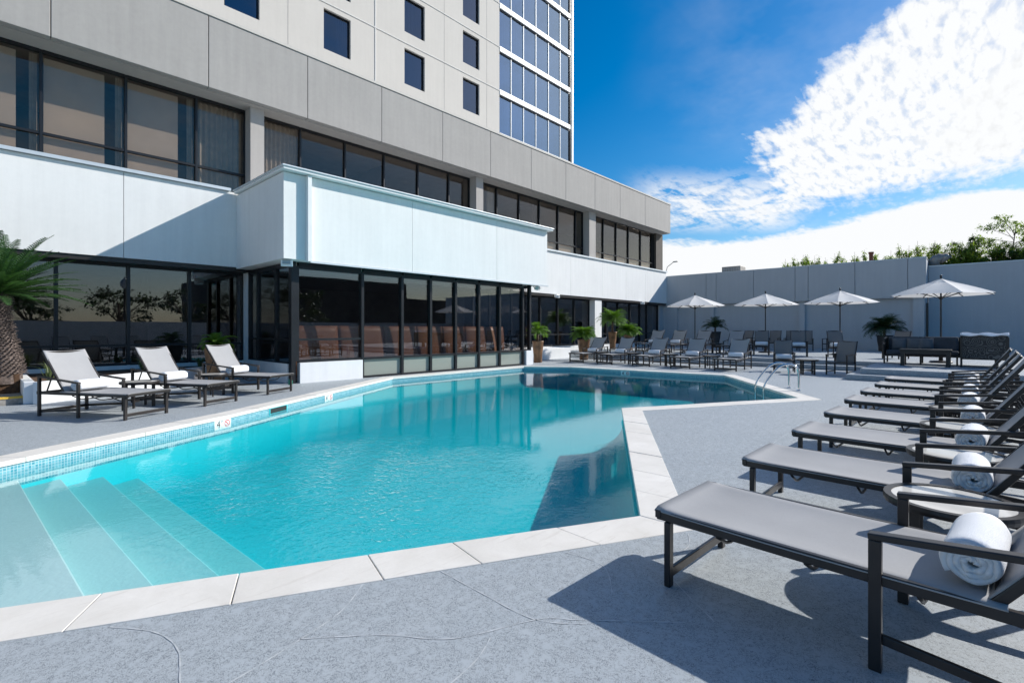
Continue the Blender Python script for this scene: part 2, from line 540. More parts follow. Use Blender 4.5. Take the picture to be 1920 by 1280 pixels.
# ------------------------------------------------------------------ mesh helpers
class MB:
    def __init__(self):
        self.v = []
        self.f = []

    def add(self, vs, fs):
        o = len(self.v)
        self.v += [tuple(x) for x in vs]
        self.f += [tuple(i + o for i in q) for q in fs]
        return self

    def box(self, a, b, M=None):
        x0, y0, z0 = a
        x1, y1, z1 = b
        vs = [Vector(q) for q in ((x0, y0, z0), (x1, y0, z0), (x1, y1, z0), (x0, y1, z0), (x0, y0, z1), (x1, y0, z1), (x1, y1, z1), (x0, y1, z1))]
        if M is not None:
            vs = [M @ q for q in vs]
        return self.add(vs, [(0, 3, 2, 1), (4, 5, 6, 7), (0, 1, 5, 4), (1, 2, 6, 5), (2, 3, 7, 6), (3, 0, 4, 7)])

    def bar(self, p, q, w, h, up=(0, 0, 1)):
        """rectangular bar from p to q: w sideways, h along 'up'"""
        p = Vector(p)
        q = Vector(q)
        d = (q - p).normalized()
        up = Vector(up)
        if abs(d.dot(up)) > .98:
            up = Vector((0, 1, 0))
        s = d.cross(up).normalized()
        u = s.cross(d).normalized()
        vs = []
        for c in (p, q):
            for i, j in ((-1, -1), (1, -1), (1, 1), (-1, 1)):
                vs.append(c + s * (w / 2 * i) + u * (h / 2 * j))
        return self.add(vs, [(0, 1, 2, 3), (7, 6, 5, 4), (0, 4, 5, 1), (1, 5, 6, 2), (2, 6, 7, 3), (3, 7, 4, 0)])

    def tube(self, pts, r, n=8, cap=True):
        pts = [Vector(q) for q in pts]
        rs = r if isinstance(r, (list, tuple)) else [r] * len(pts)
        rings = []
        ref = Vector((0, 0, 1))
        for i, c in enumerate(pts):
            d = (pts[min(i + 1, len(pts) - 1)] - pts[max(i - 1, 0)]).normalized()
            if abs(d.dot(ref)) > .95:
                ref = Vector((0.3, 1, 0)).normalized()
            s = d.cross(ref).normalized()
            u = s.cross(d).normalized()
            rings.append([c + (s * math.cos(2 * math.pi * k / n) + u * math.sin(2 * math.pi * k / n)) * rs[i] for k in range(n)])
        vs = [q for g in rings for q in g]
        fs = []
        for i in range(len(pts) - 1):
            for k in range(n):
                a = i * n + k
                b = i * n + (k + 1) % n
                fs.append((a, b, b + n, a + n))
        if cap:
            fs.append(tuple(range(n - 1, -1, -1)))
            fs.append(tuple(range((len(pts) - 1) * n, len(pts) * n)))
        return self.add(vs, fs)

    def lathe(self, prof, n=20, c=(0, 0, 0), cap=True):
        vs = []
        for r, z in prof:
            for k in range(n):
                a = 2 * math.pi * k / n
                vs.append((c[0] + r * math.cos(a), c[1] + r * math.sin(a), c[2] + z))
        fs = []
        for i in range(len(prof) - 1):
            for k in range(n):
                a = i * n + k
                b = i * n + (k + 1) % n
                fs.append((a, b, b + n, a + n))
        if cap:
            fs.append(tuple(range(n - 1, -1, -1)))
            fs.append(tuple(range((len(prof) - 1) * n, len(prof) * n)))
        return self.add(vs, fs)

    def prism(self, poly, z0, z1):
        n = len(poly)
        vs = [(x, y, z0) for x, y in poly] + [(x, y, z1) for x, y in poly]
        fs = [tuple(range(n - 1, -1, -1)), tuple(range(n, 2 * n))]
        fs += [(i, (i + 1) % n, (i + 1) % n + n, i + n) for i in range(n)]
        return self.add(vs, fs)

    def grid(self, fn, nu, nv):
        vs = [fn(i / nu, j / nv) for j in range(nv + 1) for i in range(nu + 1)]
        fs = [(j * (nu + 1) + i, j * (nu + 1) + i + 1, (j + 1) * (nu + 1) + i + 1, (j + 1) * (nu + 1) + i) for j in range(nv) for i in range(nu)]
        return self.add(vs, fs)

    def build(self, name, mat, parent=None, smooth=False, bevel=0.0, seg=2, solid=0.0, angle=40):
        me = bpy.data.meshes.new(name)
        me.from_pydata(self.v, [], self.f)
        me.materials.append(MATS[mat])
        o = bpy.data.objects.new(name, me)
        COL.objects.link(o)
        if solid:
            md = o.modifiers.new('solid', 'SOLIDIFY')
            md.thickness = solid
            md.offset = 0
        if bevel:
            md = o.modifiers.new('bevel', 'BEVEL')
            md.width = bevel
            md.segments = seg
            md.limit_method = 'ANGLE'
            md.angle_limit = R(angle)
        if smooth:
            for q in me.polygons:
                q.use_smooth = True
        if parent is not None:
            o.parent = parent
        return o


def tag(o, label, cat, group=None):
    o['label'] = label
    o['category'] = cat
    if group:
        o['group'] = group
    elif 'group' in o:
        del o['group']
    return o


def struct(o):
    o['kind'] = 'structure'
    return o


def thing(name, label, cat, loc=(0, 0, 0), rz=0.0, group=None):
    o = bpy.data.objects.new(name, None)
    o.empty_display_size = .2
    COL.objects.link(o)
    o.location = loc
    o.rotation_euler = (0, 0, rz)
    return tag(o, label, cat, group)


def dup(root, loc, rz, label, group=None):
    r = root.copy()
    COL.objects.link(r)
    r.location = loc
    r.rotation_euler = (0, 0, rz)
    tag(r, label, root['category'], group or root.get('group'))
    for ch in [q for q in root.children]:
        c = ch.copy()
        COL.objects.link(c)
        c.parent = r
        for g in [q for q in ch.children]:
            d = g.copy()
            COL.objects.link(d)
            d.parent = c
    return r


class Proto:
    """first use moves the built thing itself, later uses copy it"""
    def __init__(self, root):
        self.root = root
        self.used = False

    def at(self, loc, rz, label, group=None):
        if not self.used:
            self.used = True
            self.root.location = loc
            self.root.rotation_euler = (0, 0, rz)
            return tag(self.root, label, self.root['category'], group)
        return dup(self.root, loc, rz, label, group)


def text(s, size, mat, name, parent, M, extrude=.001):
    cu = bpy.data.curves.new(name, 'FONT')
    cu.body = s
    cu.size = size
    cu.extrude = extrude
    cu.align_x = 'CENTER'
    cu.align_y = 'CENTER'
    tmp = bpy.data.objects.new(name + '_curve', cu)
    COL.objects.link(tmp)
    dg = bpy.context.evaluated_depsgraph_get()
    me = bpy.data.meshes.new_from_object(tmp.evaluated_get(dg))
    bpy.data.objects.remove(tmp)
    me.materials.clear()
    me.materials.append(MATS[mat])
    me.transform(M)
    o = bpy.data.objects.new(name, me)
    COL.objects.link(o)
    o.parent = parent
    return o


# ------------------------------------------------------------------ ground, pool
POOL = [(-2.0, 4.685), (3.383, 1.821), (7.75, 4.53), (11.37, 2.57), (15.44, 5.48), (14.95, 10.9), (13.9, 12.24), (8.175, 12.24), (2.83, 8.86), (-2.0, 6.30)]
WATER = -.125


def offset(poly, d):
    n = len(poly)
    out = []
    for i in range(n):
        p0, p1, p2 = Vector(poly[i - 1]), Vector(poly[i]), Vector(poly[(i + 1) % n])
        a = (p1 - p0).normalized()
        b = (p2 - p1).normalized()
        na = Vector((a.y, -a.x))
        nb = Vector((b.y, -b.x))
        k = (na + nb)
        k = k / max(.35, k.dot(na)) * 1.0
        out.append(tuple(p1 + k * d))
    return out


COPING_OUT = offset(POOL, .345)


def build_ground():
    bm = bmesh.new()
    es = []
    for loop in ([(-400, -400), (400, -400), (400, 400), (-400, 400)], offset(POOL, .335)):
        vs = [bm.verts.new((x, y, 0)) for x, y in loop]
        for i in range(len(vs)):
            es.append(bm.edges.new((vs[i], vs[(i + 1) % len(vs)])))
    bmesh.ops.triangle_fill(bm, edges=es, use_beauty=True)
    for f in bm.faces:
        if f.normal.z < 0:
            f.normal_flip()
    me = bpy.data.meshes.new('pool_deck')
    bm.to_mesh(me)
    me.materials.append(MATS['deck_coating'])
    o = bpy.data.objects.new('pool_deck', me)
    COL.objects.link(o)
    struct(o)


build_ground()


def build_pool():
    rnd = random.Random(5)
    # coping slabs, each with its own joint
    mb = MB()
    n = len(POOL)
    for i in range(n):
        a, b = Vector(POOL[i]), Vector(POOL[(i + 1) % n])
        A, B = Vector(COPING_OUT[i]), Vector(COPING_OUT[(i + 1) % n])
        L = (b - a).length
        k = max(1, round(L / .66))
        cuts = [0] + [(j + rnd.uniform(-.12, .12)) / k for j in range(1, k)] + [1]
        # move the inner lip a little over the water
        nrm = Vector(((b - a).y, -(b - a).x)).normalized()
        for j in range(k):
            t0 = cuts[j] + (.0025 / L if j else 0)
            t1 = cuts[j + 1] - (.0025 / L if j < k - 1 else 0)
            p0, p1 = a.lerp(b, t0), a.lerp(b, t1)
            q0, q1 = A.lerp(B, t0), A.lerp(B, t1)
            dz = rnd.uniform(-.002, .002)
            mb.prism([tuple(p0), tuple(q0), tuple(q1), tuple(p1)][::-1], -.045, .006 + dz)
    struct(mb.build('pool_coping', 'travertine', bevel=.004, seg=2))
    # grout bed below the slabs
    mb = MB()
    inn = offset(POOL, .03)
    out = offset(POOL, .36)
    for i in range(n):
        j = (i + 1) % n
        mb.add([(*inn[i], -.012), (*out[i], -.012), (*out[j], -.012), (*inn[j], -.012)], [(0, 1, 2, 3)])
    struct(mb.build('coping_grout', 'step_stone'))
    # walls: mosaic band at the waterline, plaster below
    inn = offset(POOL, .02)
    me = bpy.data.meshes.new('pool_tile_band')
    vs, fs, uvs = [], [], []
    s = 0
    for i in range(n):
        j = (i + 1) % n
        L = (Vector(inn[j]) - Vector(inn[i])).length
        o = len(vs)
        vs += [(*inn[i], -.29), (*inn[j], -.29), (*inn[j], -.03), (*inn[i], -.03)]
        fs.append((o, o + 1, o + 2, o + 3))
        uvs += [(s, 0), (s + L, 0), (s + L, .26), (s, .26)]
        s += L
    me.from_pydata(vs, [], fs)
    uv = me.uv_layers.new(name='UVMap')
    for i, q in enumerate(uvs):
        uv.data[i].uv = q
    me.materials.append(MATS['pool_mosaic'])
    o = bpy.data.objects.new('pool_tile_band', me)
    COL.objects.link(o)
    struct(o)
    FLOOR = WATER - .62
    mb = MB()
    rings = [(inn, -.29)]
    for k in range(1, 9):
        a = k / 8 * math.pi / 2
        rings.append((offset(POOL, .02 - .55 * (1 - math.cos(a)) - .10 * k / 8), -.29 + (FLOOR + .29) * math.sin(a)))
    for (ra, za), (rb_, zb) in zip(rings, rings[1:]):
        for i in range(n):
            j = (i + 1) % n
            mb.add([(*ra[i], za), (*ra[j], za), (*rb_[j], zb), (*rb_[i], zb)], [(0, 1, 2, 3)])
    mb.add([(x, y, FLOOR) for x, y in rings[-1][0]], [tuple(range(n))])
    bs_ = mb.build('pool_basin', 'pool_plaster', smooth=True)
    wm = bs_.modifiers.new('weld', 'WELD')
    wm.merge_threshold = .001
    struct(bs_)
    # entry steps at the shallow end
    mb = MB()
    for x1, d in ((.615, .10), (.98, .20), (1.395, .30), (1.77, .42)):
        pts = []
        # clip the outline to x < x1
        m_ = len(inn)
        for i in range(m_):
            p, q = inn[i], inn[(i + 1) % m_]
            kp, kq = p[0] + .04 * p[1], q[0] + .04 * q[1]
            if kp < x1:
                pts.append((p[0], p[1]))
            if (kp < x1) != (kq < x1):
                t_ = (x1 - kp) / (kq - kp)
                pts.append((p[0] + t_ * (q[0] - p[0]), p[1] + t_ * (q[1] - p[1])))
        pts = [(x, y + (.012 if y < 5.5 else -.012)) for x, y in pts]
        mb.prism(pts, FLOOR - .01, WATER - d)
    struct(mb.build('pool_entry_steps', 'shelf_plaster', bevel=.012, seg=2))
    mb = MB()
    mb.prism(offset(POOL, .06), FLOOR - .06, WATER)
    struct(mb.build('pool_water', 'pool_water'))


build_pool()


def ribbon(pts, w, z):
    """thin raised strip following a smooth curve"""
    P = [Vector(p) for p in pts]
    sm = []
    for i in range(len(P) - 1):
        p0, p1, p2, p3 = P[max(i - 1, 0)], P[i], P[i + 1], P[min(i + 2, len(P) - 1)]
        for k in range(8):
            t_ = k / 8
            sm.append(.5 * ((2 * p1) + (p2 - p0) * t_ + (2 * p0 - 5 * p1 + 4 * p2 - p3) * t_ ** 2 + (3 * p1 - p0 - 3 * p2 + p3) * t_ ** 3))
    sm.append(P[-1])
    mb = MB()
    rows = []
    for i, p in enumerate(sm):
        d = (sm[min(i + 1, len(sm) - 1)] - sm[max(i - 1, 0)]).normalized()
        nn = Vector((-d.y, d.x))
        ww = w * (.7 + .5 * math.sin(i * 1.7))
        rows.append((p + nn * ww / 2, p - nn * ww / 2))
    vs = [(q.x, q.y, z) for r in rows for q in r]
    fs = [(2 * i, 2 * i + 1, 2 * i + 3, 2 * i + 2) for i in range(len(rows) - 1)]
    return mb.add(vs, fs)


simple('joint_pale', (.50, .52, .53), .6, var=.15, vs=20)
mb = MB()
for line in ([(0.427, 2.975), (0.562, 2.769), (0.60, 2.548), (0.55, 2.298), (.5, 2.0)],
             [(1.443, 2.451), (1.234, 2.297), (0.988, 2.221), (0.682, 2.155), (.3, 2.12)],
             [(0.991, 2.229), (1.27, 1.973), (1.468, 1.72), (1.848, 1.53), (1.977, 1.38), (2.3, 1.0)],
             [(1.829, 2.255), (1.823, 1.918), (1.83, 1.552), (1.969, 1.338)],
             [(1.588, 1.601), (1.428, 1.534), (1.2, 1.5)],
             [(2.514, 1.869), (2.523, 1.601), (2.3, 1.4)],
             [(3.8, 1.25), (4.6, 1.42), (5.6, 1.60), (6.333, 1.752), (7.437, 1.80), (8.602, 1.70), (10, 1.9)],
             [(6.5, 2.6), (6.99, 2.921), (7.6, 2.9), (8.484, 3.2)],
             [(3.315, 1.422), (3.112, 1.335), (2.759, 1.32), (2.4, .9)],
             [(4.9, 2.3), (5.3, 1.9), (5.5, 1.2), (5.3, .5)],
             [(3.3, .9), (3.6, .6), (3.5, .0), (3.0, -.4)]):
    r = ribbon(line, .007, .002)
    mb.add(r.v, r.f)
struct(mb.build('deck_score_lines', 'joint_pale'))

# raised terrace with two steps at the far right
mb = MB()
mb.prism([(16.42, 2.55), (16.42, -14), (32.9, -14), (32.9, 15.3), (20.0, 15.3), (20.0, 2.55)], .002, .15)
mb.prism([(16.85, 2.28), (16.85, -14), (32.88, -14), (32.88, 15.25), (20.5, 15.25), (20.5, 2.28)], .151, .30)
struct(mb.build('terrace', 'deck_coating', bevel=.012))

# ------------------------------------------------------------------ the hotel
hotel = thing('hotel_building', 'large hotel with grey concrete fascia, white canopy and tall pale tower behind the pool', 'building')


def box_part(name, mat, boxes, parent=hotel, bevel=0.0):
    mb = MB()
    for a, b in boxes:
        mb.box(a, b)
    return mb.build(name, mat, parent, bevel=bevel)


UL, UR = -14.0, 33.0
# white band (spandrel) above the ground floor windows, with fine vertical joints
j = [UL, -6.4, -3.4, -.4, 2.54, 5.6, 8.6, 11.6, 14.6, 18.4, 21.6, 24.74, 27.41, 29.9, UR]
box_part('white_band', 'white_stucco', [((j[i] + .006, 15.7, 3.2), (j[i + 1] - .006, 15.86, 5.36)) for i in range(len(j) - 1)])
box_part('white_band_back', 'grey_stucco', [((UL, 15.84, 3.2), (UR, 16.1, 5.30))])
box_part('band_coping', 'coping_metal', [((UL, 15.62, 5.37), (4.99, 15.98, 5.45))])
box_part('band_coping', 'coping_metal', [((15.77, 15.62, 5.37), (UR, 15.98, 5.45))])
box_part('soffit_trim', 'bronze_frame', [((UL, 15.74, 3.08), (5.4, 16.2, 3.19)), ((15.0, 15.74, 3.08), (UR, 16.2, 3.19))])
# ground floor columns, sill walls
for x0, x1 in ((-3.6, -3.2), (5.50, 5.83), (24.05, 24.75)):
    box_part('ground_column', 'white_stucco', [((x0, 15.78, 0), (x1, 16.3, 3.08))])
box_part('ground_pier', 'grey_stucco', [((32.62, 16.05, 0), (33.32, 16.7, 3.06))])
box_part('sill_wall', 'white_stucco', [((UL, 16.12, 0), (5.5, 16.35, .46)), ((14.9, 16.12, 0), (24.05, 16.35, .50)), ((24.75, 16.12, 0), (UR, 16.35, .50))])
# upper columns and end pier
for x0, x1 in ((-3.55, -3.15), (5.56, 5.95), (14.75, 15.17), (23.44, 24.09)):
    box_part('upper_column', 'concrete_column', [((x0, 15.75, 5.30), (x1, 16.6, 8.03))])
box_part('end_pier', 'shaded_render', [((32.0, 16.0, 5.30), (33.0, 16.6, 8.03))])
# concrete fascia panels
fj = [UL, -7.9, -5.0, -1.9, 1.16, 4.34, 7.11, 9.79, 12.56, 15.23, 17.95, 20.7, 23.4, 26.1, 29.2, 32.85]
box_part('fascia', 'concrete_panel', [((fj[i] + .008, 15.35, 8.04), (fj[i + 1] - .008, 15.55, 10.0)) for i in range(len(fj) - 1)], bevel=.01)
box_part('fascia_back', 'concrete_column', [((UL, 15.50, 8.06), (32.8, 15.6, 9.95))])
box_part('soffit', 'concrete_column', [((UL, 15.56, 8.03), (32.83, 17.2, 8.2))])
box_part('roof_edge', 'tower_stucco', [((UL, 15.32, 10.01), (32.88, 15.8, 10.09))])
box_part('podium_roof', 'grey_stucco', [((UL, 15.8, 9.5), (32.8, 30, 9.8))])
box_part('end_wall', 'concrete_panel', [((32.8, 15.6, 8.06), (33.0, 30, 9.95)), ((32.6, 16.6, 0), (32.95, 30, 8.03))])
# floors and rooms inside
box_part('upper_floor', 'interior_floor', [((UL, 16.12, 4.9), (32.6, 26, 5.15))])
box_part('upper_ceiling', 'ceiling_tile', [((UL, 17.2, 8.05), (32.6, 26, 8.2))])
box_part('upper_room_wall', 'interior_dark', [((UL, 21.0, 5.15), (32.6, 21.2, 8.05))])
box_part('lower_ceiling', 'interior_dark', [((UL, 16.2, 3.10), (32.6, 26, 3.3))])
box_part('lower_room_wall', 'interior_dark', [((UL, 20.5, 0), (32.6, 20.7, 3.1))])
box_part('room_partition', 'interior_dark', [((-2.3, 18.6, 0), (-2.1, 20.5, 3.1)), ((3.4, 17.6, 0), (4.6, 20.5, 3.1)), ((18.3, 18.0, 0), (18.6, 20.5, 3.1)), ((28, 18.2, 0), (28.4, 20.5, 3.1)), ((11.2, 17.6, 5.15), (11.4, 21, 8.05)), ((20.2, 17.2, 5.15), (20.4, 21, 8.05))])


def window_run(xs, y, z0, z1, transoms, fm='dark_frame', gm='bronze_glass', name='window', w=.055, dep=.11, frames=True):
    """a run of panes between the mullions xs on the plane Y = y"""
    for i in range(len(xs) - 1):
        a, b = xs[i], xs[i + 1]
        g = MB()
        g.box((a + w / 2, y + .02, z0 + .03), (b - w / 2, y + .032, z1 - .03))
        pane = g.build(name, gm, hotel)
        f = MB()
        f.box((a - w / 2 + (.001 * (i % 2)), y - dep / 2, z0), (a + w / 2, y + dep / 2, z1))
        if i == len(xs) - 2:
            f.box((b - w / 2, y - dep / 2, z0), (b + w / 2 + .001, y + dep / 2, z1))
        f.box((a + w / 2, y - dep / 2 + .006, z0 - .01), (b - w / 2, y + dep / 2 - .004, z0 + .05))
        f.box((a + w / 2, y - dep / 2 + .006, z1 - .06), (b - w / 2, y + dep / 2 - .004, z1 + .01))
        for tz in transoms:
            f.box((a + w / 2, y - dep / 2 + .01, tz - .03), (b - w / 2, y + dep / 2 - .004, tz + .03))
        f.build('frame', fm, pane)


YU = 16.22
window_run([-3.15, -.52, 1.055, 2.664, 4.268, 5.56], YU, 5.32, 8.02, [6.05], gm='upper_glass')
window_run([5.95, 7.25, 8.84, 10.42, 11.98, 13.57, 14.75], YU, 5.32, 8.02, [6.0], gm='upper_glass')
window_run([15.17, 16.46, 18.02, 19.57, 21.13, 22.74, 23.44], YU, 5.32, 8.02, [6.0], gm='upper_glass')
window_run([24.09, 25.58, 27.05, 28.55, 30.17, 31.76, 32.0], YU, 5.32, 8.02, [5.95], gm='upper_glass')
window_run([-14, -12, -10, -8, -6, -4.6, -3.55], YU, 5.32, 8.02, [6.05], gm='upper_glass')
# blinds and curtain strips just behind the upper panes
rb = random.Random(3)
for xs, full in (([-3.15, -.52, 1.055, 2.664, 4.268], True), ([15.17, 16.46, 18.02, 19.57, 21.13, 22.74, 23.44], False), ([24.09, 25.58, 27.05, 28.55, 30.17, 31.76], False)):
    for i in range(len(xs) - 1):
        a, b = xs[i], xs[i + 1]
        m_ = MB()
        zt = 7.9 if full else 6.0
        m_.box((a + .05, YU + .10, 5.2), (b - (.42 if full else .05), YU + .11, zt))
        m_.build('blind', 'blind', hotel)
        if full:
            m_ = MB()
            m_.grid(lambda s, t_: (b - .20 + s * .14, YU + .13 + .02 * math.sin(s * 25), 5.2 + t_ * 2.75), 14, 1)
            m_.build('curtain', 'curtain', hotel, smooth=True)
for a, b in ((4.30, 5.5), (6.0, 7.2), (16.0, 16.45), (24.1, 24.9)):
    m_ = MB()
    m_.grid(lambda s, t_: (a + s * (b - a), YU + .16 + .03 * math.sin(s * (b - a) * 45), 5.2 + t_ * 2.75), int(70 * (b - a)), 1)
    m_.build('curtain', 'curtain', hotel, smooth=True)

# ground floor glass
YG = 16.2
window_run([-3.2, -1.6, -.08, 1.316, 2.714, 4.097, 5.50], YG, .47, 3.08, [.98], w=.075)
window_run([-14, -12, -10, -8, -6, -4.6, -3.6], YG, .47, 3.08, [.98], w=.075)
window_run([14.95, 16.5, 18.1, 19.63, 21.08, 22.59, 24.05], YG, .51, 3.08, [1.12], w=.07)
window_run([24.75, 25.88, 27.24, 28.72, 30.03, 30.99, 32.6], YG, .51, 3.08, [1.12], w=.07)

# canopy box over the pavilion
can = box_part('canopy', 'white_stucco', [((5.15, 12.42, 3.15), (8.98, 15.69, 5.28)), ((8.992, 12.42, 3.15), (12.63, 15.69, 5.28)), ((12.642, 12.42, 3.15), (15.5, 15.69, 5.28))])
box_part('coping_trim', 'trim_white', [((5.06, 12.22, 5.30), (15.64, 15.6, 5.365))], can, bevel=.012)
box_part('coping_cap', 'coping_metal', [((5.03, 12.19, 5.366), (15.67, 15.62, 5.405))], can, bevel=.01)
box_part('corner_strip', 'trim_white', [((5.70, 12.28, 3.12), (5.80, 12.418, 5.284))], can)
box_part('drip_edge', 'coping_metal', [((5.82, 12.40, 3.10), (15.56, 12.46, 3.148))], can)

# glass pavilion under the canopy
XP = 5.62
YP = 12.87
mul = [5.66, 7.542, 8.90, 9.996, 11.06, 12.145, 13.205, 14.50]
pav_front = []
for i in range(len(mul) - 1):
    a, b = mul[i], mul[i + 1]
    lo = .56 if i == 0 else .555
    g = MB()
    g.box((a + .05, YP + .02, lo + .02), (b - .04, YP + .032, 3.0))
    pane = g.build('pavilion_window', 'bronze_glass', hotel)
    f = MB()
    w = .085
    f.box((a - w / 2, YP - .07, lo if i == 0 else 0.0), (a + w / 2, YP + .07, 3.04))
    if i == len(mul) - 2:
        f.box((b - w / 2, YP - .07, 0), (b + w / 2, YP + .07, 3.04))
    f.box((a + w / 2, YP - .06, lo - .03), (b - w / 2, YP + .06, lo + .035))
    f.box((a + w / 2, YP - .06, 2.98), (b - w / 2, YP + .06, 3.14))
    if i == 0:
        f.box((a + w / 2, YP - .055, 1.10), (b - w / 2, YP + .055, 1.155))
    else:
        f.box((a + w / 2, YP - .06, 0.0), (b - w / 2, YP + .06, .06))
    f.build('frame', 'dark_frame', pane)
    if i:
        g = MB()
        g.box((a + w / 2, YP, .06), (b - w / 2, YP + .02, lo - .03))
        g.build('frosted_panel', 'frosted_glass', pane)
box_part('corner_post', 'dark_frame', [((5.50, YP - .08, 0), (5.615, YP + .09, 3.14))])
box_part('corner_post', 'dark_frame', [((14.88, YP - .06, 0.56), (14.98, YP + .08, 3.14)), ((14.545, YP - .03, .56), (14.88, YP + .03, .62))])
box_part('pavilion_base', 'planter_white', [((5.70, YP - .14, 0), (7.50, YP + .05, .527))])
box_part('pavilion_base', 'planter_white', [((14.60, YP - .14, 0), (15.0, YP + .3, .56)), ((14.8, YP + .3, 0), (15.0, 16.1, .50))])
box_part('pavilion_base', 'planter_white', [((5.48, YP + .12, 0), (5.66, 15.75, .50))])
for a, b in ((YP + .09, 13.82), (13.82, 15.1), (15.1, 15.72)):
    for X0 in (5.55, 14.9):
        g = MB()
        g.box((X0, a + .04, .5), (X0 + .012, b - .04, 3.05))
        pane = g.build('pavilion_window', 'bronze_glass', hotel)
        f = MB()
        f.box((X0 - .05, b - .04, .5), (X0 + .06, b + .04, 3.12))
        f.box((X0 - .045, a + .04, .48), (X0 + .055, b - .04, .54))
        f.box((X0 - .045, a + .04, 3.02), (X0 + .055, b - .04, 3.13))
        f.box((X0 - .04, a + .04, 1.1), (X0 + .05, b - .04, 1.15))
        f.build('frame', 'dark_frame', pane)
box_part('pavilion_floor', 'interior_floor', [((5.7, YP + .1, .0), (14.8, 20.4, .05))])

# tower
TY = 21.5
TX = 29.75
wu = [(-1.7, -.4), (2.4, 3.72), (6.62, 7.94), (10.70, 12.03), (15.06, 16.36), (19.08, 20.39)]
rows = [14.10 + 2.7 * k for k in range(6)]
z_top = 32.0
mbt = MB()
xs = [UL]
for a, b in wu:
    xs += [a, b]
xs.append(22.1)
# piers between window columns
for i in range(0, len(xs), 2):
    mbt.box((xs[i], TY, 9.6), (xs[i + 1], TY + .3, z_top))
for a, b in wu:
    zz = 9.6
    for z in rows:
        mbt.box((a, TY, zz), (b, TY + .3, z))
        zz = z + 1.85
    mbt.box((a, TY, zz), (b, TY + .3, z_top))
mbt.box((UL, TY + .3, 9.6), (UL + .3, 38, z_top))
mbt.box((29.5, TY + .6, 9.6), (29.75, 38, z_top))
mbt.box((UL, 37.7, 9.6), (29.75, 38, z_top))
mbt.box((UL, TY, z_top), (29.75, 38, z_top + .3))
tower = mbt.build('tower_wall', 'tower_stucco', hotel)
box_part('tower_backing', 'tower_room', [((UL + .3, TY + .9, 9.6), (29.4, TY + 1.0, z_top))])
# raised bands and joints
for k in range(6):
    z = 13.52 + 2.7 * k
    box_part('tower_band', 'band_stucco', [((UL, TY - .03, z - .03 - (.10 if k == 0 else 0)), (22.1, TY - .001, z + .02))], tower)
box_part('tower_joint', 'band_stucco', [((x - .03, TY - .022, 13.4), (x + .03, TY - .002, z_top)) for x in (5.1, 13.35)], tower)
box_part('tower_seam', 'concrete_panel', [((x - .012, TY - .004, 13.6), (x + .012, TY - .001, z_top)) for x in (9.1, 17.7, 21.0, 1.0)], tower)
for a, b in wu:
    for z in rows:
        g = MB()
        g.box((a + .04, TY + .16, z + .04), (b - .04, TY + .172, z + 1.81))
        pane = g.build('tower_window', 'tower_glass', hotel)
        f = MB()
        f.box((a + .002, TY + .10, z + .002), (a + .05, TY + .2, z + 1.848))
        f.box((b - .05, TY + .10, z + .002), (b - .002, TY + .2, z + 1.848))
        f.box((a + .05, TY + .10, z + .002), (b - .05, TY + .2, z + .05))
        f.box((a + .05, TY + .10, z + 1.80), (b - .05, TY + .2, z + 1.848))
        f.build('frame', 'dark_frame', pane)
        c = MB()
        wv = rb.choice((.25, .42, .6, .9))
        sd = rb.choice((0, 1)) * (1 - wv)
        c.grid(lambda s, t_: (a + .05 + (sd + s * wv) * (b - a - .1), TY + .32 + .03 * math.sin(s * 30), z + .05 + t_ * 1.75), 24, 1)
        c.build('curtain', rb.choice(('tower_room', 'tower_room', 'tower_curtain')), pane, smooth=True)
# glazed stair of strip windows at the tower's right end
cw = [22.17, 23.235, 24.435, 25.70, 27.05, 28.385, 29.58]
for k in range(6):
    z0 = 13.62 + 2.69 * k
    z1 = z0 + 2.27
    for i in range(6):
        a, b = cw[i], cw[i + 1]
        g = MB()
        g.box((a + .02, TY + .10, z0), (b - .02, TY + .112, z1))
        pane = g.build('strip_window', 'strip_glass', hotel)
        f = MB()
        f.box((b - .022, TY + .05, z0), (b + .022, TY + .13, z1)) if i < 5 else f.box((b - .06, TY + .01, z0), (b + .06, TY + .13, z1))
        f.build('mullion', 'trim_white' if i < 5 else 'dark_frame', pane)
        c = MB()
        c.grid(lambda s, t_: (a + .05 + s * (b - a - .1), TY + .35 + .03 * math.sin(s * 35 + i), z0 + t_ * (z1 - z0)), 26, 1)
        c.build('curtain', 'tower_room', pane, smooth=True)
    box_part('spandrel_band', 'trim_white', [((22.12, TY - .03, z1 + .10), (29.5, TY + .2, z1 + .40))], tower)
    box_part('head_shadow_gap', 'dark_frame', [((22.12, TY + .05, z1), (29.5, TY + .2, z1 + .098))], tower)
box_part('spandrel_band', 'trim_white', [((22.12, TY - .03, 13.0), (29.5, TY + .2, 13.6))], tower)
box_part('tower_edge', 'trim_white', [((29.66, TY - .05, 9.6), (29.86, TY + .58, z_top + .1))], tower)

# seating inside the pavilion
def booth(x0, x1, label):
    t_ = thing('banquette', label, 'booth seat', (x0, 13.75, .05), 0, 'booths behind the pavilion glass')
    L = x1 - x0
    b = MB()
    b.grid(lambda s, q: (s * L, -.22 + .05 * (2 * s - 1) ** 4 + .09 * q * q, .10 + q * 1.34), 12, 8)
    b.build('seat_back', 'brown_vinyl', t_, smooth=True, solid=.10, bevel=0)
    b = MB()
    b.box((.05, .05, .02), (L - .05, .55, .42))
    b.build('seat', 'brown_vinyl', t_, bevel=.04)


bx = [5.85, 7.2, 8.75, 10.0, 11.1, 12.15, 13.2, 14.2]
words = ['leftmost', 'second', 'third', 'fourth', 'fifth', 'sixth', 'rightmost']
for i in range(7):
    booth(bx[i], bx[i + 1] - .012, words[i] + ' of the brown booth backs behind the pavilion glass')

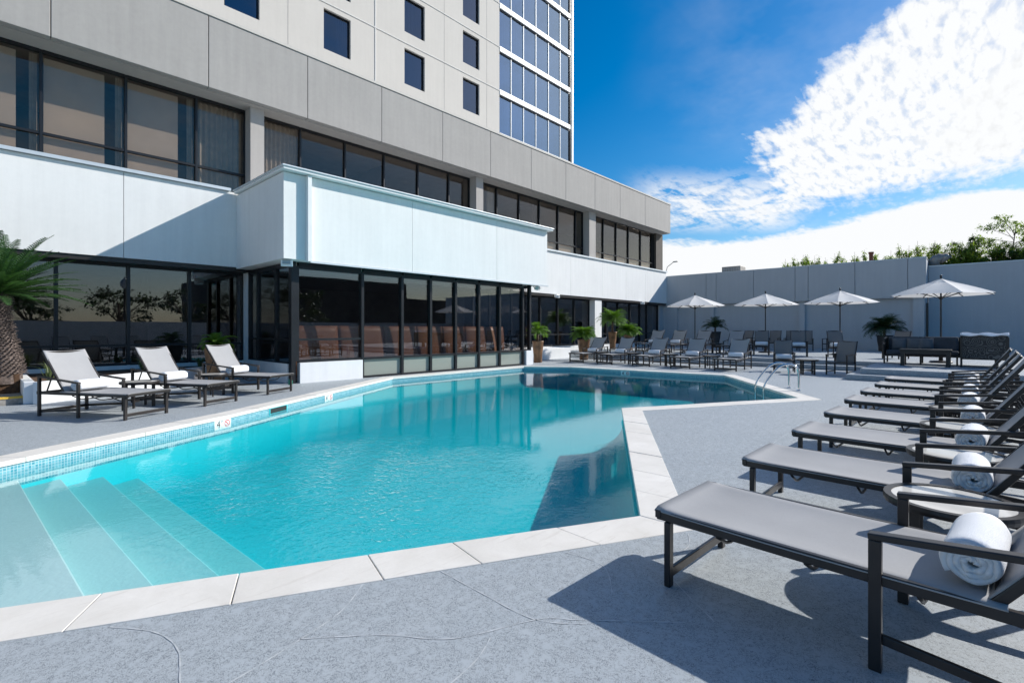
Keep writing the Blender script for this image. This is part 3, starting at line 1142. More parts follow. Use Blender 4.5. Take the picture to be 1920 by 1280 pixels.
# floodlights on the canopy and the white band
def floodlight(loc, rz, label):
    t_ = thing('floodlight', label, 'floodlight', loc, rz, 'white floodlights under the eaves')
    b = MB()
    b.tube([(0, 0, .0), (0, 0, -.05), (0, -.06, -.08)], .02, 8)
    b.build('bracket', 'lamp_white', t_)
    b = MB()
    b.add(*_shell())
    h = b.build('lamp_head', 'lamp_white', t_, bevel=.015)
    b = MB()
    b.box((-.09, -.276, -.165), (.09, -.268, -.075), Matrix.Rotation(R(-8), 4, 'X'))
    b.build('lens', 'lamp_glass', h)


def _shell():
    m_ = MB()
    prof = [(-.04, .05, .05), (-.12, .12, .075), (-.26, .14, .085)]
    vs = []
    for y, w, h in prof:
        vs += [(-w, y, -.10 - h), (w, y, -.10 - h), (w, y, -.10 + h), (-w, y, -.10 + h)]
    fs = [(3, 2, 1, 0), (8, 9, 10, 11)]
    for i in range(2):
        for k in range(4):
            a = i * 4 + k
            b = i * 4 + (k + 1) % 4
            fs.append((a, b, b + 4, a + 4))
    return vs, fs


floodlight((5.42, 12.75, 3.15), R(-35), 'white floodlight under the near left corner of the canopy')
floodlight((15.35, 13.0, 3.15), R(20), 'white floodlight under the far right end of the canopy')
floodlight((20.2, 15.72, 3.18), R(0), 'white floodlight under the eaves, first one past the canopy')
floodlight((29.2, 15.72, 3.18), R(0), 'white floodlight under the eaves nearest the shaded corner wall')

# ------------------------------------------------------------------ far building, boundary wall and what shows above them
far = thing('poolside_building', 'low grey building with panelled upper band closing the far end of the terrace', 'building')
fv = [16.4, 12.93, 12.27, 9.96, 7.65, 6.97, 4.70, 2.41, 1.66]
mb = MB()
for i in range(len(fv) - 1):
    mb.box((33.0, fv[i + 1] + .012, 3.05), (33.16, fv[i] - .012, 5.08))
mb.build('panel_band', 'grey_stucco', far)
mb = MB()
mb.box((33.14, 1.68, 3.07), (35.6, 16.4, 5.04))
mb.box((33.34, 1.70, .0), (35.58, 16.42, 3.06))
mb.build('wall', 'grey_stucco', far)
mb = MB()
mb.box((33.02, 1.665, 5.085), (35.6, 16.4, 5.12))
mb.build('roof_coping', 'coping_metal', far)
for a, b in ((16.3, 15.0), (12.80, 12.50), (7.50, 7.18), (2.22, 1.75)):
    mb = MB()
    mb.box((33.17, b, 0), (33.36, a, 3.05))
    mb.build('pilaster', 'grey_stucco', far)
mb = MB()
mb.box((33.3, 1.60, .3), (33.42, 1.69, 2.75))
mb.build('downpipe', 'dark_frame', far)
bw = thing('boundary_wall', 'tall plain grey wall running off to the right behind the sofa', 'wall')
mb = MB()
mb.box((34.6, -16, 0), (34.95, 1.66, 4.72))
mb.build('wall', 'grey_stucco', bw)
mb = MB()
mb.box((34.57, -16, 4.722), (34.98, 1.66, 4.78))
mb.build('coping', 'coping_metal', bw)

hv = thing('rooftop_unit', 'flat metal air handling unit peeking over the far roof', 'air conditioner', (34.6, 11.7, 5.05))
mb = MB()
mb.box((-.5, -.6, 0), (.5, .6, .52))
mb.build('housing', 'hvac_metal', hv, bevel=.02)
mb = MB()
for k in range(7):
    mb.box((-.505, -.55 + k * .16, .08), (-.5, -.45 + k * .16, .44))
mb.build('grille', 'concrete_column', hv)
pp = MB()
pp.lathe([(.10, 0), (.10, .62), (.13, .62), (.13, .72), (.09, .72)], 14)
pp = pp.build('vent_pipe', 'rust_pipe', smooth=False)
pp.location = (34.5, 4.15, 5.05)
tag(pp, 'short rusty brown vent pipe on the far roof', 'pipe')
vh = MB()
vh.tube([(0, 0, 0), (0, 0, .18), (0, -.08, .30), (0, -.22, .36), (0, -.4, .34), (0, -.5, .22)], [.26, .26, .26, .26, .27, .28], 16)
vh = vh.build('roof_vent', 'hvac_metal', smooth=True)
vh.location = (35.1, 1.45, 4.85)
tag(vh, 'curved metal vent hood at the corner where the two far walls meet', 'vent')

ml = thing('street_lamp', 'distant street lamp arm above the far building roof', 'street lamp', (62, 29.7, 0))
mb = MB()
mb.tube([(0, 0, 0), (0, 0, 8.6), (.0, -.3, 9.6), (0, -1.2, 10.2)], .045, 8)
mb.build('pole', 'hvac_metal', ml)
mb = MB()
mb.box((-.12, -1.7, 10.12), (.12, -1.1, 10.26))
mb.build('lamp_head', 'hvac_metal', ml, bevel=.03)


# ------------------------------------------------------------------ foliage
def leaf_cloud(mb, rnd, centre, rad, n, size, slim=.3, droop=.3):
    """leaf-sized blades gathered in clumps through an uneven crown"""
    clumps = []
    for k in range(max(5, n // 45)):
        d = Vector((rnd.gauss(0, 1), rnd.gauss(0, 1), rnd.gauss(0, 1))).normalized()
        q = rnd.uniform(.25, 1.0) ** .6
        clumps.append((Vector((d.x * rad[0] * q, d.y * rad[1] * q, d.z * rad[2] * q)), rnd.uniform(.12, .34)))
    for i in range(n):
        c, s = rnd.choice(clumps)
        p = Vector(centre) + c + Vector((rnd.gauss(0, s) * rad[0], rnd.gauss(0, s) * rad[1], rnd.gauss(0, s) * rad[2])) * .7
        d = Vector((rnd.uniform(-1, 1), rnd.uniform(-1, 1), rnd.uniform(-.7, .7) - droop)).normalized()
        w = d.cross(Vector((rnd.uniform(-.3, .3), rnd.uniform(-.3, .3), 1))).normalized()
        L = size * rnd.uniform(.6, 1.3)
        mb.add([p, p + d * L * .45 + w * L * slim * .5, p + d * L, p + d * L * .45 - w * L * slim * .5], [(0, 1, 2, 3)])


def frond(mb, base, az, el, L, leaf, rnd, n=26, droop=1.0, slim=.022, vee=.5):
    """arching palm leaf: a midrib with narrow leaflets on both sides"""
    pts = []
    p = Vector(base)
    e = el
    step = L / n
    for i in range(n + 1):
        pts.append(p.copy())
        d = Vector((math.cos(az) * math.cos(e), math.sin(az) * math.cos(e), math.sin(e)))
        p = p + d * step
        e -= droop * step / L * (.4 + 1.2 * i / n)
    mb.tube(pts, [max(.003, slim * .38 * (1 - .8 * i / n)) for i in range(n + 1)], 4)
    for i in range(2, n + 1):
        s = i / n
        d = (pts[i] - pts[i - 1]).normalized()
        side = d.cross(Vector((0, 0, 1)))
        if side.length < .1:
            side = Vector((-math.sin(az), math.cos(az), 0))
        side.normalize()
        up = side.cross(d).normalized()
        l = leaf * (math.sin(math.pi * (.12 + .83 * s)) ** .7) * rnd.uniform(.85, 1.1)
        for sg in (-1, 1):
            q = (side * sg * .85 + up * vee * rnd.uniform(.5, 1.1) + d * .62 + Vector((0, 0, -.12))).normalized()
            w = d * slim * .5
            a = pts[i]
            m1 = a + q * l * .55
            tip = a + q * l + Vector((0, 0, -.16 * l))
            mb.add([a - w, a + w, m1 + w * .9, m1 - w * .9, tip], [(0, 1, 2, 3), (3, 2, 4)])


def bamboo(name, seed, leaf, h, spread, n, culms=5):
    """one loose upright shrub: culms and a ragged crown of narrow leaves"""
    rnd = random.Random(seed)
    t_ = thing(name, 'shrub', 'shrub')
    mb = MB()
    lv = MB()
    for k in range(culms):
        a = rnd.uniform(0, 6.28)
        r0 = rnd.uniform(.0, .3)
        tip = Vector((math.cos(a) * spread * rnd.uniform(.3, 1), math.sin(a) * spread * rnd.uniform(.3, 1), h * rnd.uniform(.82, 1.0)))
        base = Vector((math.cos(a) * r0, math.sin(a) * r0, 0))
        mid = base.lerp(tip, .6) * 1.0
        mid.x *= .8
        mid.y *= .8
        mb.tube([base, mid, tip], [.025, .018, .006], 5)
        leaf_cloud(lv, rnd, base.lerp(tip, .93), (spread * .28, spread * .28, h * .05), n // culms // 3, .21, .24)
        leaf_cloud(lv, rnd, base.lerp(tip, .78), (spread * .55, spread * .55, h * .12), n // culms * 2 // 3, .23, .26)
    mb.build('stem', 'tree_bark', t_, smooth=True)
    lv.build('foliage', leaf, t_)
    return Proto(t_)


b1 = bamboo('bamboo_shrub', 11, 'bamboo_leaf', 6.45, 1.0, 5200, 9)
b2 = bamboo('bamboo_shrub', 23, 'dark_bamboo_leaf', 6.4, 1.05, 5600, 9)
b3 = bamboo('bamboo_shrub', 37, 'bamboo_leaf', 6.6, .55, 1900, 6)
# sparse tips above the low roof, thick hedge above the boundary wall
hedge = [(8.95, -.25, b3, 'first yellow green bamboo tip at the left end of the row above the far roof'),
         (8.3, -.05, b3, 'second yellow green bamboo tip from the left above the far roof'),
         (7.5, -.22, b3, 'third bamboo tip from the left above the far roof'),
         (6.7, -.3, b3, 'fourth bamboo tip from the left above the far roof'),
         (6.0, -.15, b3, 'fifth bamboo tip from the left above the far roof'),
         (5.15, -.25, b3, 'bamboo tip left of the rusty vent pipe'),
         (3.75, -.2, b1, 'loose bamboo clump right of the rusty vent pipe'),
         (2.75, -.05, b3, 'bamboo clump between the vent pipe and the roof vent hood'),
         (1.9, .1, b1, 'bamboo shrub right behind the curved vent hood'),
         (.95, .1, b2, 'dark bamboo shrub just right of the vent hood'),
         (.15, .05, b1, 'light bamboo shrub second right of the vent hood'),
         (-.6, .12, b2, 'dark bamboo shrub third right of the vent hood'),
         (-1.35, -.15, b1, 'light bamboo shrub below the tall thin tree'),
         (-2.1, .0, b2, 'dark bamboo shrub at the right edge of the photo'),
         (-3.0, -.1, b1, 'light bamboo shrub last in the hedge at far right')]
for i, (y, dz, pr, lab) in enumerate(hedge):
    o = pr.at((36.6 + .4 * math.sin(i * 2.3), y, dz), i * 1.3, lab, 'bamboo behind the far walls')
    o.scale = (1, 1, 1.0)

# taller thin tree at the right edge
tt = thing('tree', 'taller thin leafed tree rising above the bamboo at the right edge', 'tree', (38.0, -1.75, 0))
mb = MB()
mb.tube([(0, 0, 0), (.05, .05, 3.5), (-.05, .1, 5.6), (.1, -.05, 7.0)], [.08, .06, .035, .012], 8)
lv = MB()
rnd = random.Random(8)
for k in range(22):
    a = rnd.uniform(0, 6.28)
    z = rnd.uniform(5.2, 6.7)
    q = Vector((math.cos(a), math.sin(a), 0)) * rnd.uniform(.4, 1.45)
    tip = Vector((q.x, q.y, z + rnd.uniform(.2, 1.0)))
    mb.tube([(0, .05, z), tip * .5 + Vector((0, 0, z * .5)), tip], [.016, .011, .005], 5)
    leaf_cloud(lv, rnd, tip, (.5, .5, .32), 170, .14, .42)
mb.build('trunk', 'tree_bark', tt, smooth=True)
lv.build('crown', 'bamboo_leaf', tt)


def potted(name, loc, seed, pot, h, r0, r1, nfr, L, leafmat, label, square=False, leaf=.26, group='potted palms around the terrace', trunk=.25, el=(.25, 1.35), slim=.02, nl=24, crown=1.0):
    rnd = random.Random(seed)
    t_ = thing(name, label, 'potted palm', loc, rnd.uniform(0, 1), group)
    mb = MB()
    if square:
        pts = [(r0, 0), (r1, h), (r1 * .86, h), (r1 * .82, h - .06)]
        mb.lathe([(r * 1.3, z) for r, z in pts], 4)
        mb.build('pot', pot, t_, bevel=.012)
    else:
        pts = [(r0 * .9, 0), (r0, .03), (r0 * .95 + r1 * .05, h * .3), ((r0 + r1) * .52, h * .65), (r1 * .97, h * .93), (r1 * 1.05, h * .97), (r1 * 1.05, h), (r1 * .9, h), (r1 * .86, h - .06)]
        mb.lathe(pts, 24)
        mb.build('pot', pot, t_, smooth=True)
    if trunk > 0:
        mb = MB()
        mb.tube([(0, 0, h - .1), (.01, .01, h + trunk * .5), (0, 0, h + trunk)], [.06, .055, .045], 8)
        mb.build('trunk', 'tree_bark', t_, smooth=True)
    mb = MB()
    for k in range(nfr):
        frond(mb, (rnd.uniform(-.03, .03), rnd.uniform(-.03, .03), h + trunk + rnd.uniform(-.04, .05)), k * 2.399 + rnd.uniform(-.3, .3), rnd.uniform(*el), L * rnd.uniform(.75, 1.1), leaf, rnd, nl, rnd.uniform(1.1, 2.0), slim)
    mb.build('crown', leafmat, t_)
    return t_


potted('potted_palm', (18.9, 13.0, 0), 1, 'pot_bronze', .93, .20, .29, 76, .70, 'palm_leaf', 'bushy green palm in a bronze pot beside the far white column', trunk=.12, leaf=.24)
potted('potted_palm', (23.6, 14.35, .30), 2, 'pot_bronze', .95, .16, .24, 70, 1.0, 'palm_leaf', 'tall palm in a slim bronze urn right of the far white column', trunk=.55, leaf=.30)
potted('potted_palm', (23.3, 13.2, .30), 3, 'pot_bronze', .80, .18, .24, 70, .75, 'palm_leaf', 'lower bushy palm right beside the tall urn palm', trunk=.10, leaf=.24)
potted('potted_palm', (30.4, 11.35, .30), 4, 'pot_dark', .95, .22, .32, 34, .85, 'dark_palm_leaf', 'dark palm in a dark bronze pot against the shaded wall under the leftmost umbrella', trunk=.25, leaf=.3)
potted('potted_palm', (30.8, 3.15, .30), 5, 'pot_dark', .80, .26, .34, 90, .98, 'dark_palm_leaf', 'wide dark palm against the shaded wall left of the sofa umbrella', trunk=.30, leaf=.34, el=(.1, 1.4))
potted('potted_palm', (16.1, 13.4, 0), 6, 'pot_bronze', .90, .18, .24, 26, .62, 'palm_leaf', 'small palm half hidden behind the far end of the glass pavilion', trunk=.35, leaf=.22)
potted('potted_palm', (4.15, 14.05, 0), 7, 'pot_bronze', .98, .16, .26, 30, .50, 'palm_leaf', 'squared brown planter of low greenery behind the third left lounger', square=True, trunk=.0, leaf=.16, el=(.2, 1.2))

# sago palm and planting bed at the left
bed = thing('planter_bed', 'white walled planting bed with mulch along the left windows', 'planter')
mb = MB()
mb.prism([(.72, 12.80), (.82, 12.72), (4.75, 15.10), (4.68, 15.22)], 0, .42)
mb.prism([(.60, 12.9), (.76, 12.86), (.76, 16.1), (.60, 16.1)], 0, .415)
mb.build('wall', 'planter_white', bed, bevel=.012)
mb = MB()
mb.prism([(.77, 12.92), (4.66, 15.23), (4.66, 16.1), (.77, 16.1)], .0, .36)
mb.prism([(-3, 13.75), (.59, 13.75), (.59, 16.1), (-3, 16.1)], .0, .52)
mb.build('soil', 'mulch', bed)
st = thing('garden_steps', 'stone steps with yellow painted nosings at the left edge', 'steps')
for i, (x1, y0, z0, z1) in enumerate(((.62, 12.98, 0, .15), (.28, 13.34, .15, .32))):
    mb = MB()
    mb.box((-3, y0, z0), (x1, 13.74, z1 - .03))
    mb.build('step', 'step_stone', st)
    mb = MB()
    mb.box((-3, y0 - .012, z1 - .03), (x1 + .01, y0 + .10 if i == 0 else y0 + .12, z1 + .004))
    mb.build('nosing', 'yellow_paint', st)
    mb = MB()
    mb.box((-3, y0 + .13, z1 - .03), (x1, 13.74, z1))
    mb.build('tread', 'step_stone', st)
mb = MB()
mb.box((-3, 13.60, .33), (.30, 13.76, .55))
mb.build('cap_stone', 'travertine', st, bevel=.02)

sg = thing('sago_palm', 'large sago palm with thick scaly trunk at the left edge', 'palm', (.36, 14.0, .48))
rnd = random.Random(21)
TH = 1.60
mb = MB()
mb.tube([(0, 0, -.15), (0, 0, .25), (-.03, 0, .8), (-.06, 0, 1.2), (-.08, 0, TH)], [.30, .28, .19, .15, .18], 14)
for k in range(900):
    s = k / 900
    z = .02 + s * (TH - .02)
    a = k * 2.39996
    rr = (.32 - .175 * min(1, s * 1.5)) + .03 * max(0, s - .8) * 5
    d = Vector((math.cos(a), math.sin(a), 0))
    p = Vector((-.08 * s, 0, z)) + d * rr * .92
    q = (d + Vector((0, 0, rnd.uniform(.1, .7)))).normalized()
    w = Vector((-math.sin(a), math.cos(a), 0)) * rnd.uniform(.014, .024)
    L = rnd.uniform(.05, .11)
    up = Vector((0, 0, .012))
    mb.add([p - w, p + w, p + q * L + w * .35, p + q * L - w * .35, p - w + up, p + w + up, p + q * L + w * .3 + up, p + q * L - w * .3 + up], [(3, 2, 1, 0), (4, 5, 6, 7), (0, 1, 5, 4), (1, 2, 6, 5), (2, 3, 7, 6), (3, 0, 4, 7)])
simple('sago_scale', (.115, .088, .076), .9, var=.6, vs=22, bs=.4, bsc=30)
mb.build('trunk', 'sago_scale', sg)
mb = MB()
for k in range(92):
    frond(mb, (-.08 + rnd.uniform(-.06, .06), rnd.uniform(-.06, .06), TH - .02 + rnd.uniform(-.04, .08)), k * 2.39996, .0 + 1.12 * (k / 92) + rnd.uniform(-.1, .1), rnd.uniform(1.2, 1.5), .16, rnd, 36, rnd.uniform(.28, .6), .030, .38)
mb.build('crown', 'sago_leaf', sg)


def tuft(loc, seed, n, h, label, name='grass_tuft', group='grassy tufts in the planting bed'):
    rnd = random.Random(seed)
    mb = MB()
    for k in range(n):
        a = rnd.uniform(0, 6.28)
        lean = rnd.uniform(.15, .75)
        d = Vector((math.cos(a), math.sin(a), 0))
        p = d * rnd.uniform(0, .05)
        w = Vector((-d.y, d.x, 0)) * rnd.uniform(.006, .012)
        hh = h * rnd.uniform(.6, 1.1)
        m1 = p + d * hh * lean * .4 + Vector((0, 0, hh * .65))
        tip = p + d * hh * lean * 1.15 + Vector((0, 0, hh * (1 - .35 * lean)))
        mb.add([p - w, p + w, m1 + w, m1 - w, tip], [(0, 1, 2, 3), (3, 2, 4)])
    o = mb.build(name, 'grass_leaf')
    o.location = loc
    return tag(o, label, 'plant', group)


tuft((.25, 13.86, .52), 1, 26, .42, 'spiky plant at the foot of the sago palm trunk, left side')
tuft((.98, 13.15, .36), 2, 30, .46, 'pale grassy tuft at the planter corner behind the first left lounger')
tuft((2.75, 14.6, .36), 4, 40, .42, 'grassy tuft in the bed right of the first left lounger back')
tuft((3.1, 14.75, .36), 5, 34, .36, 'grassy tuft in the bed just left of the second left lounger back')
tuft((4.2, 15.6, .36), 6, 34, .34, 'grassy tuft in the bed right of the second left lounger back')

# white planter wall in front of the far ground floor windows
pw = MB()
pw.prism([(15.05, 14.25), (19.6, 14.25), (19.6, 16.1), (15.05, 16.1)], 0, .50)
pw = pw.build('planter_wall', 'planter_white', bevel=.015)
tag(pw, 'low white planter wall before the far ground floor windows', 'planter')

# ------------------------------------------------------------------ furniture
SEAT = .385


def make_lounger():
    t_ = thing('sun_lounger', 'lounger', 'sun lounger')
    W2 = .345
    H0 = .375                      # rail centre
    fr = MB()
    for s in (-1, 1):
        fr.bar((s * W2, -.01, H0), (s * W2, 1.86, H0), .03, .05)
    fr.bar((-W2 - .02, 0, H0 + .006), (W2 + .02, 0, H0 + .006), .034, .042)
    fr.bar((-W2, 1.84, H0 - .004), (W2, 1.84, H0 - .004), .03, .04)
    fr.bar((-W2, .98, H0 - .012), (W2, .98, H0 - .012), .03, .03)
    fr.bar((-W2, .06, .075), (W2, .06, .075), .022, .05)
    fr.bar((-W2, 1.80, .075), (W2, 1.80, .075), .022, .05)
    for s in (-1, 1):
        fr.bar((s * W2, 1.0, .13), (s * W2, 1.80, .075), .022, .04)
    fr.build('frame', 'dark_metal', t_, bevel=.004)
    for s in (-1, 1):
        m_ = MB()
        m_.bar((s * W2, .055, 0), (s * W2, .055, H0 - .026), .045, .034, (0, 1, 0))
        m_.build('leg', 'dark_metal', t_, bevel=.004)
        m_ = MB()
        m_.bar((s * (W2 + .012), .98, 0), (s * (W2 + .012), .98, .535), .036, .045, (0, 1, 0))
        m_.build('leg', 'dark_metal', t_, bevel=.004)
        m_ = MB()
        m_.bar((s * (W2 + .012), 1.80, 0), (s * (W2 + .012), 1.80, .622), .036, .045, (0, 1, 0))
        m_.build('leg', 'dark_metal', t_, bevel=.004)
        m_ = MB()
        m_.bar((s * (W2 + .012), .957, .548), (s * (W2 + .012), 1.83, .640), .05, .028)
        m_.build('armrest', 'dark_metal', t_, bevel=.005)
    for y in (.32, .72, 1.12):
        m_ = MB()
        pts = []
        for k in range(13):
            s = k / 12
            x = -W2 + 2 * W2 * s
            dip = .075 * min(1, min(s, 1 - s) * 5)
            pts.append((x, y, H0 - .03 - dip))
        m_.tube(pts, .009, 6)
        m_.build('brace', 'dark_metal', t_, smooth=True)
    # seat sling: hangs between the rails, wraps their tops
    m_ = MB()

    def seat(s, q):
        x = (-1 + 2 * s) * (W2 + .016)
        y = -.022 + q * 1.39
        e = abs(2 * s - 1)
        z = H0 + .036 - .024 * (1 - e ** 3) - (.014 if e > .99 else 0)
        z -= .008 * math.sin(math.pi * q)
        z += .026 * (1 - e ** 3) * max(0, .07 - q) / .07
        return (x, y, z)
    m_.grid(seat, 18, 26)
    m_.build('seat_sling', 'sling', t_, smooth=True, solid=.006)
    # reclined back
    a = R(54)
    ca, sa = math.cos(a), math.sin(a)
    hy, hz = 1.33, H0 + .01

    def bp(x, l, off=0.0):
        return (x, hy + l * ca + off * sa, hz + l * sa - off * ca)
    m_ = MB()
    for s in (-1, 1):
        m_.bar(bp(s * (W2 - .035), -.02), bp(s * (W2 - .035), .80), .028, .036)
    m_.bar(bp(-W2 + .035, .785), bp(W2 - .035, .785), .03, .03)
    m_.bar(bp(-W2 + .035, .02), bp(W2 - .035, .02), .026, .026)
    for s in (-1, 1):
        m_.bar(bp(s * (W2 - .06), .42, .03), (s * (W2 - .06), 1.76, H0 - .01), .018, .018)
    m_.build('backrest_frame', 'dark_metal', t_, bevel=.004)
    m_ = MB()

    def back(s, q):
        x = (-1 + 2 * s) * (W2 - .028)
        e = abs(2 * s - 1)
        off = -.024 + .022 * (1 - e ** 2) + .012 * math.sin(math.pi * q)
        l = .0 + q * (.80 + .012 * e ** 2)
        return bp(x, l, off)
    m_.grid(back, 16, 18)
    m_.build('back_sling', 'sling', t_, smooth=True, solid=.006)
    return t_


LO = Proto(make_lounger())


def make_towel():
    m_ = MB()
    # a strip rolled into a spiral, then extruded across the seat
    n = 120
    turns = 3.6
    th = .0225
    L = .47
    prof = []
    for k in range(n + 1):
        a = 2 * math.pi * turns * k / n
        r = .016 + (.094 - .016) * k / n
        prof.append((r * math.cos(a), r * math.sin(a) * .94))
    rings = []
    NX = 10
    rnd = random.Random(2)
    for ix in range(NX + 1):
        s = ix / NX
        x = (-.5 + s) * L
        end = 1 - .10 * max(0, (abs(2 * s - 1) - .8) / .2) ** 2
        ring = []
        for k in range(n + 1):
            y, z = prof[k]
            jig = 1 + .012 * math.sin(9 * s + k * .21) + rnd.uniform(-.004, .004)
            out = .005 * math.sin(k * .9) if ix in (0, NX) else 0
            ring.append((x + out * (1 if ix else -1), y * end * jig, z * end * jig))
        rings.append(ring)
    vs = [q for g in rings for q in g]
    fs = []
    for ix in range(NX):
        for k in range(n):
            a = ix * (n + 1) + k
            fs.append((a, a + 1, a + n + 2, a + n + 1))
    m_.add(vs, fs)
    o = m_.build('rolled_towel', 'terry', smooth=True, solid=.0205)
    o['category'] = 'towel'
    return o


TW = Proto(make_towel())


def place_lounger(x, y, rz, z, label, group, towel=None, tg='rolled towels on the loungers', ty=1.22):
    x += rnd_t.uniform(-.02, .02)
    y += rnd_t.uniform(-.025, .025)
    rz += R(rnd_t.uniform(-1.3, 1.3))
    LO.at((x, y, z), rz, label, group)
    if towel:
        M = Matrix.Translation((x, y, z)) @ Matrix.Rotation(rz, 4, 'Z')
        p = M @ Vector((.0, ty, SEAT + .104))
        TW.at(p, rz + rnd_t.uniform(-.06, .06), towel, tg)


rnd_t = random.Random(4)
G1 = 'loungers lined up at the right of the pool'
ordw = ['first', 'second', 'third', 'fourth', 'fifth', 'sixth', 'seventh', 'eighth']
xs8 = [2.58, 4.03, 5.43, 6.90, 8.33, 9.68, 11.06, 12.55]
for i, x in enumerate(xs8):
    lab = 'grey sling lounger nearest the camera, in the right foreground' if i == 0 else (
        'grey sling lounger ' + ordw[i] + ' from the camera in the right hand row' if i < 7 else 'farthest grey sling lounger of the right hand row, nearest the terrace steps')
    tl = ('rolled white towel on the nearest lounger in the right foreground' if i == 0 else
          'rolled white towel on the ' + ordw[i] + ' lounger of the right hand row')
    place_lounger(x + .35, 1.27, R(177.5), 0, lab, G1, tl, ty=1.275)

G2 = 'loungers along the left of the pool'
for (x, y, a, lab) in ((1.87, 9.62, 29.0, 'leftmost'), (3.14, 10.29, 25.5, 'middle'), (4.56, 11.10, 25.7, 'rightmost')):
    place_lounger(x, y, R(a), 0, lab + ' of the three sunlit loungers at the left of the pool', G2, 'rolled white towel on the ' + lab + ' of the three left loungers')

G3 = 'front row of loungers at the far end of the pool'
for i, v in enumerate((12.1, 10.72, 9.15, 7.62, 6.02)):
    place_lounger(17.0, v, R(-90 + (i - 2) * 1.5), 0, ['leftmost', 'second from left', 'middle', 'fourth from left', 'rightmost'][i] + ' lounger of the front row across the pool', G3,
                  'rolled towel on the ' + ['leftmost', 'second', 'middle', 'fourth', 'rightmost'][i] + ' lounger of the front row across the pool')
G4 = 'loungers on the terrace behind the front row'
for i, (u, v, tw) in enumerate(((21.9, 11.75, 1), (21.9, 10.55, 1), (21.9, 9.35, 0), (21.8, 7.75, 0))):
    place_lounger(u, v, R(-90), .30, ['leftmost', 'second', 'third', 'rightmost'][i] + ' lounger of the row on the terrace behind the front row', G4,
                  ('rolled towel on the ' + ['leftmost', 'second', '', ''][i] + ' lounger of the terrace row') if tw else None)


def make_chair():
    t_ = thing('lounge_chair', 'chair', 'chair')
    W2 = .27
    m_ = MB()
    for s in (-1, 1):
        m_.bar((s * W2, .0, .37), (s * W2, .52, .35), .028, .04)
        m_.bar((s * W2, .02, .10), (s * W2, .52, .10), .02, .03)
    m_.bar((-W2, .0, .37), (W2, .0, .37), .028, .036)
    m_.bar((-W2, .5, .35), (W2, .5, .35), .028, .036)
    m_.build('frame', 'dark_metal', t_, bevel=.004)
    for s in (-1, 1):
        for y, zt in ((.02, .60), (.54, .62)):
            m_ = MB()
            m_.bar((s * (W2 + .016), y, 0), (s * (W2 + .016), y, zt), .034, .04, (0, 1, 0))
            m_.build('leg', 'dark_metal', t_, bevel=.004)
        m_ = MB()
        m_.bar((s * (W2 + .016), -.01, .615), (s * (W2 + .016), .58, .63), .05, .026)
        m_.build('armrest', 'dark_metal', t_, bevel=.005)
    m_ = MB()
    m_.grid(lambda s, q: ((-1 + 2 * s) * W2, .0 + q * .52, .395 - .02 * q - .02 * (1 - (2 * s - 1) ** 2)), 10, 8)
    m_.build('seat_sling', 'dark_sling', t_, smooth=True, solid=.008)
    m_ = MB()
    m_.grid(lambda s, q: ((-1 + 2 * s) * (W2 - .01), .50 + q * .20 + .02 * (1 - (2 * s - 1) ** 2), .36 + q * .66), 10, 10)
    m_.build('back_sling', 'dark_sling', t_, smooth=True, solid=.008)
    m_ = MB()
    for s in (-1, 1):
        m_.bar((s * (W2 - .005), .515, .34), (s * (W2 - .005), .725, 1.03), .026, .03)
    m_.bar((-W2 + .005, .72, 1.015), (W2 - .005, .72, 1.015), .022, .022)
    m_.build('backrest_frame', 'dark_metal', t_, bevel=.004)
    return t_


CH = Proto(make_chair())
G5 = 'sling chairs on and below the terrace'


def place_chair(x, y, rz, z, label, towel=None):
    CH.at((x, y, z), rz, label, G5)
    if towel:
        M = Matrix.Translation((x, y, z)) @ Matrix.Rotation(rz, 4, 'Z')
        TW.at(M @ Vector((0, .41, .478)), rz, towel, 'rolled towels on the chairs')


# facing the camera side of the pool (seat opens towards -X)
place_chair(17.9, 4.45, R(-72), 0, 'grey chair with towel at the foot of the terrace steps, left of a small table', 'rolled towel on the chair at the foot of the steps')
place_chair(17.75, 3.0, R(-105), 0, 'grey chair without towel at the foot of the terrace steps, right of a small table')
place_chair(22.3, 6.45, R(-78), .30, 'terrace chair with towel behind the steps, leftmost of three', 'rolled towel on the leftmost of the three terrace chairs with towels')
place_chair(22.2, 5.0, R(-74), .30, 'terrace chair with towel behind the steps, middle of three', 'rolled towel on the middle of the three terrace chairs with towels')
place_chair(22.7, 3.65, R(-60), .30, 'terrace chair with towel and sunlit seat, rightmost of three', 'rolled towel on the rightmost of the three terrace chairs with towels')
place_chair(23.1, 2.2, R(-118), .30, 'pale grey chair standing left of the sofa')
for i, px in enumerate((9.15, 8.45, 7.65, 6.85, 6.05, 5.15)):
    place_chair(28.3 + (.3 if i % 2 else 0), px, R(-90 + (i * 37 % 30) - 15), .30, ['leftmost', 'second', 'third', 'fourth', 'fifth', 'rightmost'][i] + ' of six chairs at the back by the shaded wall')


